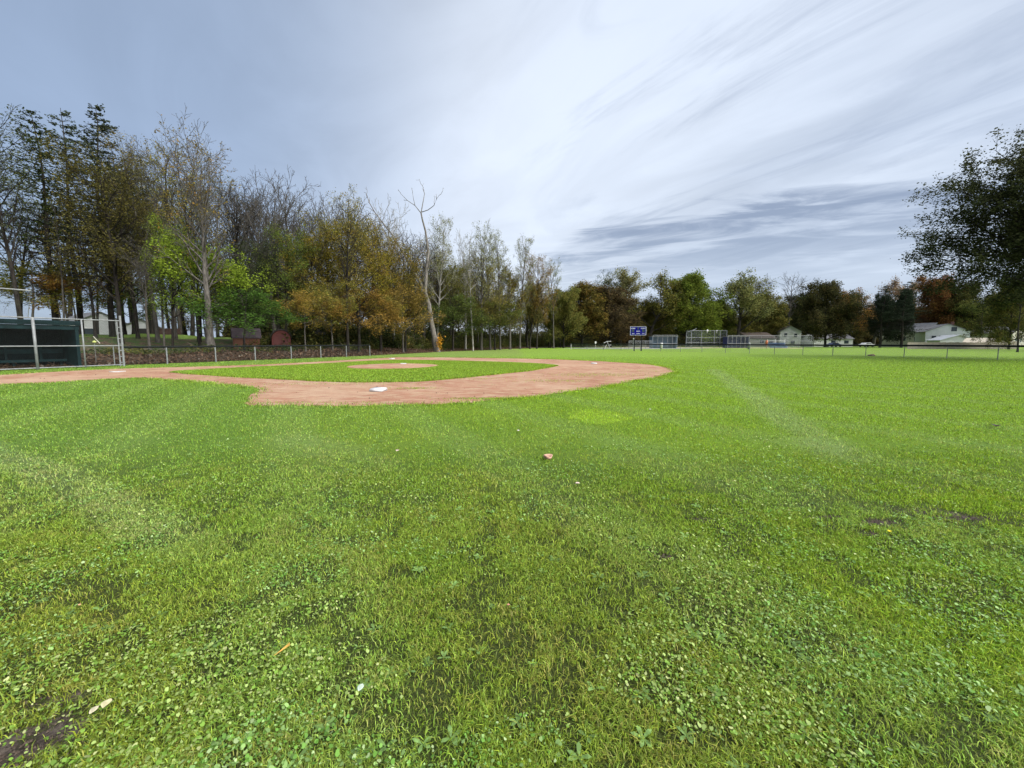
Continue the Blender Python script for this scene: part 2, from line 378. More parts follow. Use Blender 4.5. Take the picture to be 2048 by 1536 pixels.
def mat_link(name, cell=0.055, wire=0.10, col=(0.30, 0.31, 0.31)):
    m, t, p = newmat(name)
    uv = t.node('ShaderNodeUVMap').outputs[0]; x, y, z = t.sep(uv)
    a = t.m('FRACT', t.m('DIVIDE', t.m('ADD', x, y), cell)); b = t.m('FRACT', t.m('DIVIDE', t.m('SUBTRACT', x, y), cell))
    k = t.m('MAXIMUM', t.m('LESS_THAN', a, wire), t.m('LESS_THAN', b, wire))
    p.inputs['Base Color'].default_value = (*col, 1); p.inputs['Roughness'].default_value = 0.6; p.inputs['Specular IOR Level'].default_value = 0.15
    tr = t.node('ShaderNodeBsdfTransparent'); mx = t.node('ShaderNodeMixShader')
    t.put(mx.inputs[0], k); t.l.new(tr.outputs[0], mx.inputs[1]); t.l.new(p.outputs[0], mx.inputs[2])
    t.l.new(mx.outputs[0], t.n['Material Output'].inputs[0])
    return m
def mat_siding(name, col, pitch=0.2):
    m, t, p = newmat(name)
    pos = t.node('ShaderNodeTexCoord').outputs['Object']; x, y, z = t.sep(pos)
    f = t.m('FRACT', t.m('DIVIDE', z, pitch))
    n = t.noise(pos, 1.2, 5, 0.6)
    c = t.mix(t.mr(n, 0.3, 0.7), [q*0.88 for q in col]+[1], [*col, 1])
    t.put(p.inputs['Base Color'], c); p.inputs['Roughness'].default_value = 0.6
    b = t.node('ShaderNodeBump'); b.inputs['Strength'].default_value = 0.8; b.inputs['Distance'].default_value = 0.03
    t.put(b.inputs['Height'], f); t.put(p.inputs['Normal'], b.outputs[0])
    return m
M = {}
M['ground'] = mat_ground(); M['infield'] = mat_infield_grass(); M['dirt'] = mat_dirt()
M['blade'] = mat_blades('grass_blades'); M['weed'] = mat_blades('weed_leaves', False)
M['leaf'] = mat_leaf(); M['bark'] = mat_bark()
M['link'] = mat_link('chain_link'); M['link_dark'] = mat_link('chain_link_dark', 0.055, 0.07, (0.028, 0.032, 0.032))
M['link_far'] = mat_link('chain_link_far', 0.06, 0.09, (0.14, 0.16, 0.17))
M['galv'] = plain('galvanised_steel', (0.22, 0.23, 0.235), 0.55, 0.15, 6, metal=0.2, dirt=0.5)
M['black'] = plain('black_rail', (0.010, 0.012, 0.013), 0.7, 0.2, 3, spec=0.15)
M['post_dull'] = plain('dull_post', (0.20, 0.21, 0.20), 0.6, 0.25, 5, dirt=0.3)
M['white'] = plain('white_rubber', (0.58, 0.57, 0.57), 0.55, 0.08, 9, dirt=0.45)
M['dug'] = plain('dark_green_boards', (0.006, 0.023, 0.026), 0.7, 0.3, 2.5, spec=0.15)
M['dug_shade'] = plain('dark_green_shaded', (0.003, 0.009, 0.011), 0.8, 0.3, 2.5, spec=0.1)  # same board green, darkened: shade inside the dugout is put into the colour

# ------------------------------------------------------------------ terrain
EDGE = [(-44, -60), (-33, 5), (-26.2, 25.5), (-17.2, 42.6), (-12.6, 60), (-7.6, 74), (-2.6, 88), (4.5, 101), (16, 122), (34, 138), (80, 150), (200, 160)]
def edge_dist(X, Y):
    X = np.asarray(X, float); Y = np.asarray(Y, float)
    best = np.full(X.shape, 1e9); sg = np.ones(X.shape)
    for (ax, ay), (bx, by) in zip(EDGE[:-1], EDGE[1:]):
        dx, dy = bx-ax, by-ay; L = math.hypot(dx, dy)
        t = np.clip(((X-ax)*dx+(Y-ay)*dy)/L**2, 0, 1)
        d = np.hypot(X-ax-t*dx, Y-ay-t*dy)
        cr = dx*(Y-ay)-dy*(X-ax)
        u = d < best-1e-9
        best = np.where(u, d, best); sg = np.where(u, np.sign(cr), sg)
    return best*sg
def sstep(a, b, x): t = np.clip((x-a)/(b-a), 0, 1); return t*t*(3-2*t)
def theight(X, Y):
    X = np.asarray(X, float); Y = np.asarray(Y, float)
    d = edge_dist(X, Y)
    k = 1-sstep(45, 75, Y)
    h = sstep(0.2, 3.5, d)*(0.30+0.35*k)+sstep(4, 26, d)*(0.3+1.5*k)
    h = h+(vnoise(X, Y, 2.3)-0.5)*0.35*sstep(0.3, 3, d)
    return h
def th(x, y): return float(theight(np.array([x]), np.array([y]))[0])
def axis(lo, hi, step, far):
    a = list(np.arange(lo, hi+step/2, step)); k = step
    while a[-1] < far: k *= 1.25; a.append(a[-1]+k)
    k = step
    while a[0] > -far: k *= 1.25; a.insert(0, a[0]-k)
    return np.array(a)
SOIL = [(ground_pt(1890, 1030), 0.42, 0.16, -0.3), (ground_pt(1760, 1045), 0.20, 0.09, 0.0), (ground_pt(1745, 1068), 0.12, 0.06, 0.0), (ground_pt(40, 1500), 0.30, 0.16, 0.5), (ground_pt(110, 1405), 0.16, 0.05, 0.3), (ground_pt(1330, 1118), 0.11, 0.05, 0.0), (ground_pt(1400, 1040), 0.13, 0.04, 0), (ground_pt(1650, 1035), 0.25, 0.03, 0.1)]
def soil_at(X, Y):
    r = np.zeros(np.shape(X))
    for c, a, b, an in SOIL:
        dx = X-c.x; dy = Y-c.y; u = dx*math.cos(an)+dy*math.sin(an); v = -dx*math.sin(an)+dy*math.cos(an)
        r = np.maximum(r, np.exp(-((u/a)**2+(v/b)**2)*0.9))
    return r
xs = axis(-75, 75, 1.0, 2500); ys = axis(-20, 165, 1.0, 2500)
# finer rows and columns under the foreground
xs = np.unique(np.concatenate([xs, np.arange(-5, 5.01, 0.1)])); ys = np.unique(np.concatenate([ys, np.arange(0.5, 6.01, 0.1)]))
GX, GY = np.meshgrid(xs, ys); gz = theight(GX, GY)
nx, ny = len(xs), len(ys)
idx = np.arange(nx*ny).reshape(ny, nx)
q = np.stack([idx[:-1, :-1], idx[:-1, 1:], idx[1:, 1:], idx[1:, :-1]], -1).reshape(-1, 4)
ground = mesh_np('ground', np.stack([GX, GY, gz], -1).reshape(-1, 3), quads=q, mat=M['ground'], smooth=True)
tag(ground, kind='structure')
d = edge_dist(GX, GY)
for nm, val in (('litter', sstep(-0.6, 0.6, d)*(1-0.75*sstep(14, 22, d)*(GY < 75))), ('soil', soil_at(GX, GY)), ('weedy', sstep(3.0, 7.0, d))):
    a = ground.data.attributes.new(nm, 'FLOAT', 'POINT'); a.data.foreach_set('value', val.astype(np.float32).ravel())

def outline(pxs, jit=0.12, step=0.35, seed=1):
    pts = [ground_pt(*p) for p in pxs]; out = []
    n = len(pts)
    for i in range(n):
        a, b = pts[i], pts[(i+1) % n]
        if (a-b).length < 0.3: k = 1
        else: k = max(1, int((a-b).length/step))
        p0, p3 = pts[i-1], pts[(i+2) % n]
        for j in range(k):
            s = j/k
            # gentle Catmull-Rom
            c = 0.5*((2*a)+(b-p0)*s+(2*p0-5*a+4*b-p3)*s*s+(3*a-p0-3*b+p3)*s**3)
            lin = a.lerp(b, s); c = lin.lerp(c, 0.5)
            v = mnoise.noise_vector(Vector((c.x*0.9, c.y*0.9, seed)))*jit+mnoise.noise_vector(Vector((c.x*4, c.y*4, seed)))*jit*0.5
            out.append((c.x+v.x, c.y+v.y))
    return out
def sheet(name, poly, z, mat, skirt=0.0):
    n = len(poly)
    vs, es, fs, *_ = delaunay_2d_cdt([Vector(p) for p in poly], [(i, (i+1) % n) for i in range(n)], [], 1, 1e-5)
    V = [(v.x, v.y, z) for v in vs]; Fc = [tuple(f) for f in fs]
    if skirt:
        k = len(V); V += [(p[0], p[1], z) for p in poly]+[(p[0], p[1], z-skirt) for p in poly]
        for i in range(n): j = (i+1) % n; Fc.append((k+i, k+n+i, k+n+j, k+j))
    return mesh_np(name, V, faces=Fc, mat=mat)
DIRT = outline([(-330, 790), (-60, 772), (0, 770), (100, 766), (200, 760), (270, 757), (350, 761), (430, 767), (512, 777), (500, 790), (493, 806), (540, 812), (700, 813), (850, 809), (950, 805), (1030, 796), (1130, 786), (1180, 778), (1250, 766), (1330, 752), (1352, 743), (1335, 735), (1300, 729), (1200, 722.5), (1100, 718.5), (1000, 716.5), (900, 715), (800, 714.5), (745, 717), (650, 722.5), (550, 728), (470, 731), (400, 733), (330, 735), (250, 737), (100, 744), (0, 750), (-330, 768)], jit=0.2)
INF = outline([(345, 745), (430, 752), (520, 757), (640, 763), (700, 765), (830, 764), (900, 758.5), (1000, 748.5), (1060, 742), (1112, 732), (1060, 727.5), (980, 724.5), (880, 722), (800, 721), (740, 723), (600, 731), (480, 736.5), (400, 741)], jit=0.08, seed=4)
tag(sheet('infield_dirt', DIRT, 0.006, M['dirt']), kind='structure')
tag(sheet('infield_grass', INF, 0.045, M['infield'], skirt=0.045), kind='structure')
def mound():
    c = ground_pt(787, 733.5); R = 2.75; V = []; Fc = []
    rings = [0, 0.35, 0.7, 1.0]; n = 48
    V.append((c.x, c.y, 0.16))
    for r in rings[1:]:
        for j in range(n):
            a = 2*math.pi*j/n; rr = R*r*(1+0.03*math.sin(5*a))
            V.append((c.x+rr*math.cos(a), c.y+rr*math.sin(a), 0.052+0.11*(1-r*r)))
    for j in range(n): Fc.append((0, 1+j, 1+(j+1) % n))
    for k in range(2):
        for j in range(n): Fc.append((1+k*n+j, 1+(k+1)*n+j, 1+(k+1)*n+(j+1) % n, 1+k*n+(j+1) % n))
    o = mesh_np('pitching_mound', V, faces=Fc, mat=M['dirt'], smooth=True); tag(o, kind='structure'); return c
MC = mound()
# second diamond far beyond the outfield fence
FD = [(28, 118), (50, 104), (74, 98), (82, 108), (66, 118), (44, 128), (30, 128)]
tag(sheet('far_infield_dirt', FD, 0.006, plain('far_clay', (0.42, 0.33, 0.24), 0.95, 0.2, 0.2)), kind='structure')
tag(sheet('gravel_path', [(12, 96), (34, 90), (52, 100), (40, 110), (22, 112)], 0.004, plain('grey_gravel', (0.25, 0.25, 0.26), 0.95, 0.2, 0.2)), kind='structure')

# ------------------------------------------------------------------ grass blades, weeds
def inside(poly, X, Y):
    P = np.array(poly); r = np.zeros(X.shape, bool)
    for i in range(len(P)):
        x1, y1 = P[i]; x2, y2 = P[(i+1) % len(P)]
        c = ((y1 > Y) != (y2 > Y)) & (X < (x2-x1)*(Y-y1)/(y2-y1+1e-12)+x1)
        r ^= c
    return r
rs = np.random.RandomState(11)
def wedge(n, y0, y1, p, um=1.5):
    """points whose density falls as Y^-p"""
    e = 2-p; u = rs.rand(n); Y = (y0**e+u*(y1**e-y0**e))**(1/e)
    X = (rs.rand(n)*2-1)*um*Y
    return X, Y
def blades(X, Y, hgt, wid, lean, z=0.0):
    n = len(X); az = rs.rand(n)*2*math.pi; ld = rs.rand(n)*2*math.pi
    cx, sx = np.cos(az)*wid/2, np.sin(az)*wid/2
    lx, ly = np.cos(ld), np.sin(ld)
    V = np.zeros((n, 5, 3), np.float32); Z = theight(X, Y)+z
    m = 0.5
    mx = X+lx*hgt*lean*0.3; my = Y+ly*hgt*lean*0.3
    tx = X+lx*hgt*lean; ty = Y+ly*hgt*lean
    V[:, 0] = np.stack([X-cx, Y-sx, Z-0.005], -1); V[:, 1] = np.stack([X+cx, Y+sx, Z-0.005], -1)
    V[:, 2] = np.stack([mx+cx*0.8, my+sx*0.8, Z+hgt*0.6], -1); V[:, 3] = np.stack([mx-cx*0.8, my-sx*0.8, Z+hgt*0.6], -1)
    V[:, 4] = np.stack([tx, ty, Z+hgt*(1-0.45*np.minimum(lean, 1.4)/1.4)], -1)
    b = np.arange(n)[:, None]*5
    return V.reshape(-1, 3), b+np.array([[0, 1, 2, 3]]), b+np.array([[3, 2, 4]])
def set_tint(o, cols):
    a = o.data.attributes.new('tint', 'FLOAT_COLOR', 'FACE')
    c = np.ones((len(o.data.polygons), 4), np.float32); c[:, :3] = cols; a.data.foreach_set('color', c.ravel())
Xa, Ya = wedge(680000, 0.85, 5.5, 1.25); Xb, Yb = wedge(520000, 3.4, 42, 1.6); X = np.concatenate([Xa, Xb]); Y = np.concatenate([Ya, Yb])
near = np.arange(len(X)) < len(Xa)
bad = (near & (rs.rand(len(X)) < (Y-2.8)/2.7)) | (~near & (rs.rand(len(X)) > (Y-4.0)/3.5+0.15)) | (near & (rs.rand(len(X)) < 0.30*(Y < 2.4))) | (inside(DIRT, X, Y)) | (rs.rand(len(X)) < (Y-18)/26) | (edge_dist(X, Y) > -0.3) | (rs.rand(len(X)) < np.minimum(0.95, (soil_at(X, Y)**1.5)*(0.35+1.5*vnoise(X, Y, 0.09)))) | (rs.rand(len(X)) < 0.70*(fnoise(X, Y, 0.20) > 0.56)*(Y < 6))
X, Y = X[~bad], Y[~bad]
lush = fnoise(X, Y, 0.35)
hg = (0.016+0.021*rs.rand(len(X)))*(0.60+0.75*lush); hg *= 1+0.25*(rs.rand(len(X)) < 0.06)
wd = 0.0026*(1+0.28*Y)*(0.6+0.8*rs.rand(len(X)))
V1, Q1, T1 = blades(X, Y, hg*(1+0.02*Y), wd, 0.3+1.5*rs.rand(len(X)))
def edge_pts(poly, n, off, y_max=60):
    P = np.array(poly); i = rs.randint(0, len(P), n); s = rs.rand(n)[:, None]
    Q = P[i]*(1-s)+P[(i+1) % len(P)]*s
    Q = Q+rs.randn(n, 2)*off
    return Q[:, 0], Q[:, 1]
ex, ey = edge_pts(DIRT, 42000, 0.15); k = (ey < 45) & (~inside(DIRT, ex, ey) | (rs.rand(len(ex)) < 0.35)); ex, ey = ex[k], ey[k]
V2, Q2, T2 = blades(ex, ey, 0.035+0.05*rs.rand(len(ex)), 0.004+0.0008*ey, 0.3+0.8*rs.rand(len(ex)))
fx, fy = edge_pts(INF, 14000, 0.05)
V3, Q3, T3 = blades(fx, fy, 0.05+0.05*rs.rand(len(fx)), 0.005+0.0008*fy, 0.3+0.9*rs.rand(len(fx)), z=0.01)
# thin weeds that have crept into the clay
wx = []; wy = []
for (px, py, sx_, sy_, n) in ((1000, 798, 0.7, 0.10, 1500), (1110, 762, 0.8, 0.35, 500), (1190, 750, 1.3, 0.6, 1300), (830, 777, 0.35, 0.12, 350), (960, 758, 0.6, 0.3, 250), (1180, 777, 0.25, 0.1, 300), (1290, 742, 1.0, 0.8, 400), (600, 806, 1.6, 0.12, 500), (470, 756, 1.2, 0.2, 300), (680, 768, 2.0, 0.2, 500)):
    c = ground_pt(px, py); wx.append(c.x+rs.randn(n)*sx_); wy.append(c.y+rs.randn(n)*sy_)
wx = np.concatenate(wx); wy = np.concatenate(wy)
V4, Q4, T4 = blades(wx, wy, 0.015+0.03*rs.rand(len(wx)), np.full(len(wx), 0.011), 0.5+0.9*rs.rand(len(wx)), z=0.004)
def joinb(parts):
    V = []; Q = []; T = []; o = 0
    for v, q_, t_ in parts: V.append(v); Q.append(q_+o); T.append(t_+o); o += len(v)
    return np.concatenate(V), np.concatenate(Q), np.concatenate(T)
_I = np.array(INF); ix = _I[:, 0].min()+rs.rand(240000)*np.ptp(_I[:, 0]); iy = _I[:, 1].min()+rs.rand(240000)*np.ptp(_I[:, 1])
k = inside(INF, ix, iy) & (np.hypot(ix-MC.x, iy-MC.y) > 2.65); ix, iy = ix[k], iy[k]
V5, Q5, T5 = blades(ix, iy, 0.02+0.03*rs.rand(len(ix)), np.full(len(ix), 0.022), 0.4+1.2*rs.rand(len(ix)), z=0.045)
V, Q, T = joinb([(V1, Q1, T1), (V2, Q2, T2), (V3, Q3, T3), (V4, Q4, T4), (V5, Q5, T5)])
g = mesh_np('lawn_grass', V, quads=Q, tris=T, mat=M['blade']); tag(g, 'short mown green grass covering the outfield in the foreground', 'grass', kind='stuff')
nb = len(Q); br = 0.55+1.30*rs.rand(nb)**1.4; tint = np.stack([br*(0.9+0.35*rs.rand(nb)), br, br*(0.6+0.6*rs.rand(nb))], -1)
dry = rs.rand(nb) < 0.05; n1_ = len(Q1)
allx = np.concatenate([X, ex, fx, wx, ix]); ally = np.concatenate([Y, ey, fy, wy, iy])
dry |= (rs.rand(nb) < 0.22*(fnoise(allx+31, ally, 0.3) > 0.56)*(ally < 7))
tint[dry] = np.array([1.75, 1.2, 1.8])*(0.6+0.6*rs.rand(dry.sum())[:, None])
set_tint(g, np.concatenate([tint, tint]))

def round_leaves():
    X, Y = wedge(150000, 0.85, 9.0, 1.6)
    msk = fnoise(X+3, Y+17, 0.55)
    px_like = X/Y
    want = (msk+0.16*(rs.rand(len(X))-0.5) > 0.53-0.06*(Y < 2.8)-0.03*(X < -0.4)) & ~inside(DIRT, X, Y) & (rs.rand(len(X)) < (0.95-0.09*Y)) & (rs.rand(len(X)) > soil_at(X, Y)*0.9)
    X, Y = X[want], Y[want]; n = len(X)
    r = (0.0030+0.0050*rs.rand(n)**2.4)*(1+0.09*Y); hz = 0.008+0.026*rs.rand(n)
    ang = rs.rand(n)*6.283; tilt = 0.15+0.5*rs.rand(n); td = rs.rand(n)*6.283
    K = 8; th_ = np.arange(K)/K*2*math.pi
    prof = np.array([0.55, 1, 1.05, 1.02, 1.08, 1.02, 1.05, 1.0])   # a notch where the stalk joins
    lx = (r[:, None]*prof)*np.cos(th_+0*ang[:, None]); ly = (r[:, None]*prof)*np.sin(th_)*(0.8+0.25*rs.rand(n))[:, None]
    a = ang[:, None]; x = lx*np.cos(a)-ly*np.sin(a); y = lx*np.sin(a)+ly*np.cos(a)
    slope = np.tan(tilt)[:, None]*(x*np.cos(td[:, None])+y*np.sin(td[:, None]))
    V = np.stack([X[:, None]+x, Y[:, None]+y, theight(X, Y)[:, None]+hz[:, None]+slope+0.12*r[:, None]*np.abs(np.sin(th_))], -1)
    Q = np.arange(n*K).reshape(n, K)
    o = mesh_np('ground_ivy', V.reshape(-1, 3), quads=Q, mat=M['weed'])
    tag(o, 'round leaved ground ivy and clover spread through the near grass', 'ground cover', kind='stuff')
    b = (0.7+0.65*rs.rand(n))[:, None]; pick = rs.rand(n)
    base = np.where((pick < 0.5)[:, None], [[0.17, 0.30, 0.042]], [[0.32, 0.42, 0.12]])
    base = np.where((pick > 0.93)[:, None], [[0.44, 0.48, 0.20]], base)
    cool = (fnoise(X, Y, 0.9) > 0.55)[:, None]
    base = np.where(cool, base*np.array([[0.85, 1.0, 1.1]]), base)
    set_tint(o, base*b)
round_leaves()
def broad_weeds():
    """plantain and dandelion rosettes"""
    n = 620; X, Y = wedge(n, 0.9, 7.0, 1.4); V = []; Q = []; C = []
    k = ~inside(DIRT, X, Y) & (soil_at(X, Y) < 0.4); X, Y = X[k], Y[k]
    X = np.concatenate([X, [ground_pt(1330, 1375).x+d_ for d_ in (-0.05, 0.0, 0.06)], [ground_pt(1030, 1500).x]]); Y = np.concatenate([Y, [ground_pt(1330, 1375).y+d_ for d_ in (0.0, 0.03, -0.02)], [ground_pt(1030, 1500).y]])
    for x, y in zip(X, Y):
        nl = rs.randint(3, 8); L = 0.018+0.028*rs.rand(); a0 = rs.rand()*6.28; col = np.array([0.17, 0.28, 0.08])*(0.6+0.9*rs.rand())
        for i in range(nl):
            a = a0+i*2.4+rs.randn()*0.2; c, s = math.cos(a), math.sin(a); w = L*0.2; up = 0.2+0.6*rs.rand()
            prof = ((0.0, 0.15, 0), (0.35, 0.75, 0.3), (0.7, 1.0, 0.45), (1.0, 0.12, 0.42))
            b = len(V)
            for (t_, ww, zz) in prof:
                for sg in (-1, 1): V.append((x+c*L*t_-s*w*ww*sg, y+s*L*t_+c*w*ww*sg, 0.008+zz*L*up))
            for j in range(3): Q.append((b+2*j, b+2*j+1, b+2*j+3, b+2*j+2)); C.append(col*(0.8+0.4*rs.rand()))
    o = mesh_np('broadleaf_weeds', np.array(V), quads=np.array(Q), mat=M['weed'])
    tag(o, 'broad leaved plantain rosettes scattered in the near lawn', 'weeds', kind='stuff'); set_tint(o, np.array(C))
broad_weeds()
def soil_crumbs():
    n = 9000; P = []
    for c, a, b, an in SOIL:
        m = int(14000*a*b)+60; u = rs.randn(m)*a*0.6; v = rs.randn(m)*b*0.6; P.append(np.stack([c.x+u*math.cos(an)-v*math.sin(an), c.y+u*math.sin(an)+v*math.cos(an)], -1))
    P = np.concatenate(P); m = len(P); r = 0.002+0.007*rs.rand(m)**2.5
    tet = np.array([[1, 0, -0.4], [-0.6, 0.85, -0.4], [-0.5, -0.9, -0.4], [0.1, 0, 0.9]])
    V = []; 
    a = rs.rand(m)*6.283; ca, sa = np.cos(a), np.sin(a)
    for t_ in tet: V.append(np.stack([P[:, 0]+r*(t_[0]*ca-t_[1]*sa), P[:, 1]+r*(t_[0]*sa+t_[1]*ca), 0.004+r*(t_[2]+0.4)], -1))
    V = np.stack(V, 1).reshape(-1, 3); b_ = np.arange(m)[:, None]*4
    T = np.concatenate([b_+np.array([[0, 1, 3]]), b_+np.array([[1, 2, 3]]), b_+np.array([[2, 0, 3]])])
    o = mesh_np('soil_crumbs', V, tris=T, mat=M['weed']); tag(o, 'dark crumbs of bare soil in the worn spots of the lawn', 'soil', kind='stuff')
    c = np.array([0.075, 0.055, 0.042])*(0.4+1.6*rs.rand(m))[:, None]; set_tint(o, np.concatenate([c, c, c]))
soil_crumbs()
def clods():
    P = np.array(DIRT); n = 5200; X = P[:, 0].min()+rs.rand(n)*np.ptp(P[:, 0]); Y = P[:, 1].min()+rs.rand(n)*np.ptp(P[:, 1])
    ex_, ey_ = edge_pts(DIRT, 1500, 0.25); X = np.concatenate([X, ex_]); Y = np.concatenate([Y, ey_])
    k = inside(DIRT, X, Y) & ~inside(INF, X, Y); X, Y = X[k], Y[k]; m = len(X); r = 0.006+0.028*rs.rand(m)**4
    tet = np.array([[1, 0, -0.5], [-0.6, 0.85, -0.5], [-0.5, -0.9, -0.5], [0.1, 0, 0.5]]); a = rs.rand(m)*6.283; ca, sa = np.cos(a), np.sin(a)
    V = np.stack([np.stack([X+r*(q_[0]*ca-q_[1]*sa), Y+r*(q_[0]*sa+q_[1]*ca), 0.004+r*(q_[2]+0.5)], -1) for q_ in tet], 1).reshape(-1, 3); b_ = np.arange(m)[:, None]*4
    o = mesh_np('clay_clods', V, tris=np.concatenate([b_+np.array([[0, 1, 3]]), b_+np.array([[1, 2, 3]]), b_+np.array([[2, 0, 3]])]), mat=M['weed'])
    tag(o, 'small clods and pebbles scattered over the reddish clay', 'clods', kind='stuff')
    pal = np.array([[0.14, 0.08, 0.06], [0.45, 0.30, 0.22], [0.30, 0.16, 0.11]]); c = pal[rs.choice(3, m, p=[0.4, 0.3, 0.3])]; set_tint(o, np.concatenate([c, c, c]))
clods()
def litter_scatter():
    """dry fallen leaves and twigs along the foot of the woods"""
    n = 52000; P = []
    seg = np.array(EDGE[1:8]); i = rs.randint(0, len(seg)-1, n); s = rs.rand(n)[:, None]
    Q_ = seg[i]*(1-s)+seg[i+1]*s; dv = seg[i+1]-seg[i]; nr = np.stack([-dv[:, 1], dv[:, 0]], -1); nr /= np.linalg.norm(nr, axis=1)[:, None]
    off = np.abs(rs.randn(n))*2.6-0.35; Q_ = Q_+nr*off[:, None]+rs.randn(n, 2)*0.25
    X, Y = Q_[:, 0], Q_[:, 1]; Z = theight(X, Y)+0.02+0.10*rs.rand(n)*(rs.rand(n) < 0.5)
    tw = rs.rand(n) < 0.22
    L = np.where(tw, 0.25+0.7*rs.rand(n), 0.07+0.09*rs.rand(n)); Wd = np.where(tw, 0.012+0.012*rs.rand(n), L*0.8)
    a = rs.rand(n)*6.283; t1 = rs.randn(n)*np.where(tw, 0.25, 0.5); t2 = rs.randn(n)*0.5
    ux = np.stack([np.cos(a)*np.cos(t1), np.sin(a)*np.cos(t1), np.sin(t1)], -1); vx = np.stack([-np.sin(a), np.cos(a), np.sin(t2)], -1)
    C = np.stack([X, Y, Z+np.abs(np.sin(t1))*L*0.4], -1); u = ux*L[:, None]/2; v = vx*Wd[:, None]/2
    V = np.stack([C-u-v, C+u-v, C+u+v, C-u+v], 1).reshape(-1, 3)
    o = mesh_np('leaf_litter', V, quads=np.arange(n*4).reshape(n, 4), mat=M['weed'])
    tag(o, 'dry brown leaves and broken twigs along the foot of the woods', 'leaf litter', kind='stuff')
    pal = np.array([[0.20, 0.12, 0.075], [0.11, 0.065, 0.045], [0.28, 0.17, 0.10], [0.16, 0.13, 0.10], [0.30, 0.26, 0.20]])
    c = pal[rs.choice(5, n, p=[0.33, 0.33, 0.14, 0.15, 0.05])]*0.68; set_tint(o, c*(0.7+0.6*rs.rand(n))[:, None])
litter_scatter()

# ------------------------------------------------------------------ trees
class Tree:
    def __init__(s, seed): s.r = random.Random(seed); s.V = []; s.Q = []; s.tips = []
    def tube(s, pts, rad, n):
        k = len(s.V)
        for i, p in enumerate(pts):
            d = (pts[min(i+1, len(pts)-1)]-pts[max(i-1, 0)]).normalized()
            a = d.cross(Vector((1, 0, 0)) if abs(d.z) > 0.8 else Vector((0, 0, 1))).normalized(); b = d.cross(a)
            for j in range(n):
                c = 2*math.pi*j/n; s.V.append(p+(a*math.cos(c)+b*math.sin(c))*rad[i])
        for i in range(len(pts)-1):
            for j in range(n):
                a0 = k+i*n+j; a1 = k+i*n+(j+1) % n; s.Q.append((a0, a1, a1+n, a0+n))
    def rv(s): return Vector((s.r.gauss(0, 1), s.r.gauss(0, 1), s.r.gauss(0, 1)))
    def limb(s, p, d, L, r0, lev, P):
        n = max(3, min(9, int(L/P['seg'])+2)); pts = [p.copy()]; rad = [r0]; q = p.copy(); dd = d.copy()
        r1 = max(P['rmin']*0.8, r0*(0.22 if lev > 0 else 0.15))
        for i in range(n):
            dd = (dd+s.rv()*P['gn'][lev]+Vector((0, 0, P['up'][lev]))).normalized(); q = q+dd*(L/n)
            pts.append(q.copy()); t = (i+1)/n; rad.append(r0*(1-t)+r1*t)
        s.tube(pts, rad, (7, 5, 4, 3, 3)[lev])
        if lev >= P['leaf_from']:
            for i in range(1, len(pts)): s.tips.append((pts[i], lev))
        if lev < P['levels']:
            kids = P['n'][lev]; kids = max(1, int(kids*min(1.3, max(0.35, L/P['ref'][lev]))))
            az = s.r.random()*6.28
            for i in range(kids):
                t0 = P['from'][lev]; t = t0+(1-t0)*((i+s.r.random())/kids)
                f = t*n; a = int(min(f, n-1)); u = f-a
                c = pts[a].lerp(pts[a+1], u); rr = rad[a]*(1-u)+rad[a+1]*u
                ax = (pts[a+1]-pts[a]).normalized(); az += 2.4+s.r.gauss(0, 0.4)
                e = ax.cross(Vector((0.3, 0.9, 0.1))).normalized(); e2 = ax.cross(e)
                side = e*math.cos(az)+e2*math.sin(az)
                an = math.radians(P['ang'][lev]+s.r.gauss(0, 9)-(P.get('close', 0)*t if lev == 0 else 0))
                nd = (ax*math.cos(an)+side*math.sin(an)).normalized()
                if lev == 0: ln = P['L']*P['shape']((t-t0)/(1-t0))*s.r.uniform(0.75, 1.2)
                else: ln = L*P['ratio']*(1.05-0.55*t)*s.r.uniform(0.6, 1.25)
                s.limb(c, nd, ln, max(P['rmin'], min(rr*0.62, ln*P['rl'])), lev+1, P)
    def meshes(s, name, per, spread, size, rng, flat=0.6, dens=None):
        """bark mesh and leaf mesh"""
        V = np.array([tuple(v) for v in s.V], np.float32)
        bm_ = bpy.data.meshes.new(name+'_trunk')
        o = mesh_np('tmp', V, quads=np.array(s.Q), mat=M['bark'], smooth=True); me = o.data; me.name = name+'_trunk'; bpy.data.objects.remove(o); bpy.data.meshes.remove(bm_)
        lm = None
        if per > 0 and s.tips:
            T = np.array([tuple(p) for p, l in s.tips], np.float32)
            if dens is not None: T = T[dens(T, rng)]
            n = int(len(T)*per); i = rng.randint(0, len(T), n); C = T[i]+rng.randn(n, 3).astype(np.float32)*spread
            lm = leaf_mesh(name+'_leaves', C, size, rng, flat)
        return me, lm
def leaf_mesh(name, C, size, rng, flat=0.6, long=1.0):
    n = len(C); a = rng.rand(n)*6.283; up = rng.randn(n)*flat; s = size*(0.55+0.9*rng.rand(n))
    u = np.stack([np.cos(a), np.sin(a), up*0.7], -1); u /= np.linalg.norm(u, axis=1)[:, None]
    w = rng.randn(n, 3)*np.array([1, 1, 1.0]); v = np.cross(u, w); v /= np.linalg.norm(v, axis=1)[:, None]+1e-9
    u = u*(s*long)[:, None]*0.5; v = v*s[:, None]*0.33
    V = np.stack([C-u, C+v-u*0.1, C+u, C-v-u*0.1], 1).reshape(-1, 3)
    o = mesh_np('tmp', V, quads=np.arange(n*4).reshape(n, 4), mat=M['leaf']); me = o.data; me.name = name; bpy.data.objects.remove(o)
    at_ = me.attributes.new('rnd', 'FLOAT', 'FACE'); at_.data.foreach_set('value', rng.rand(n).astype(np.float32))
    return me
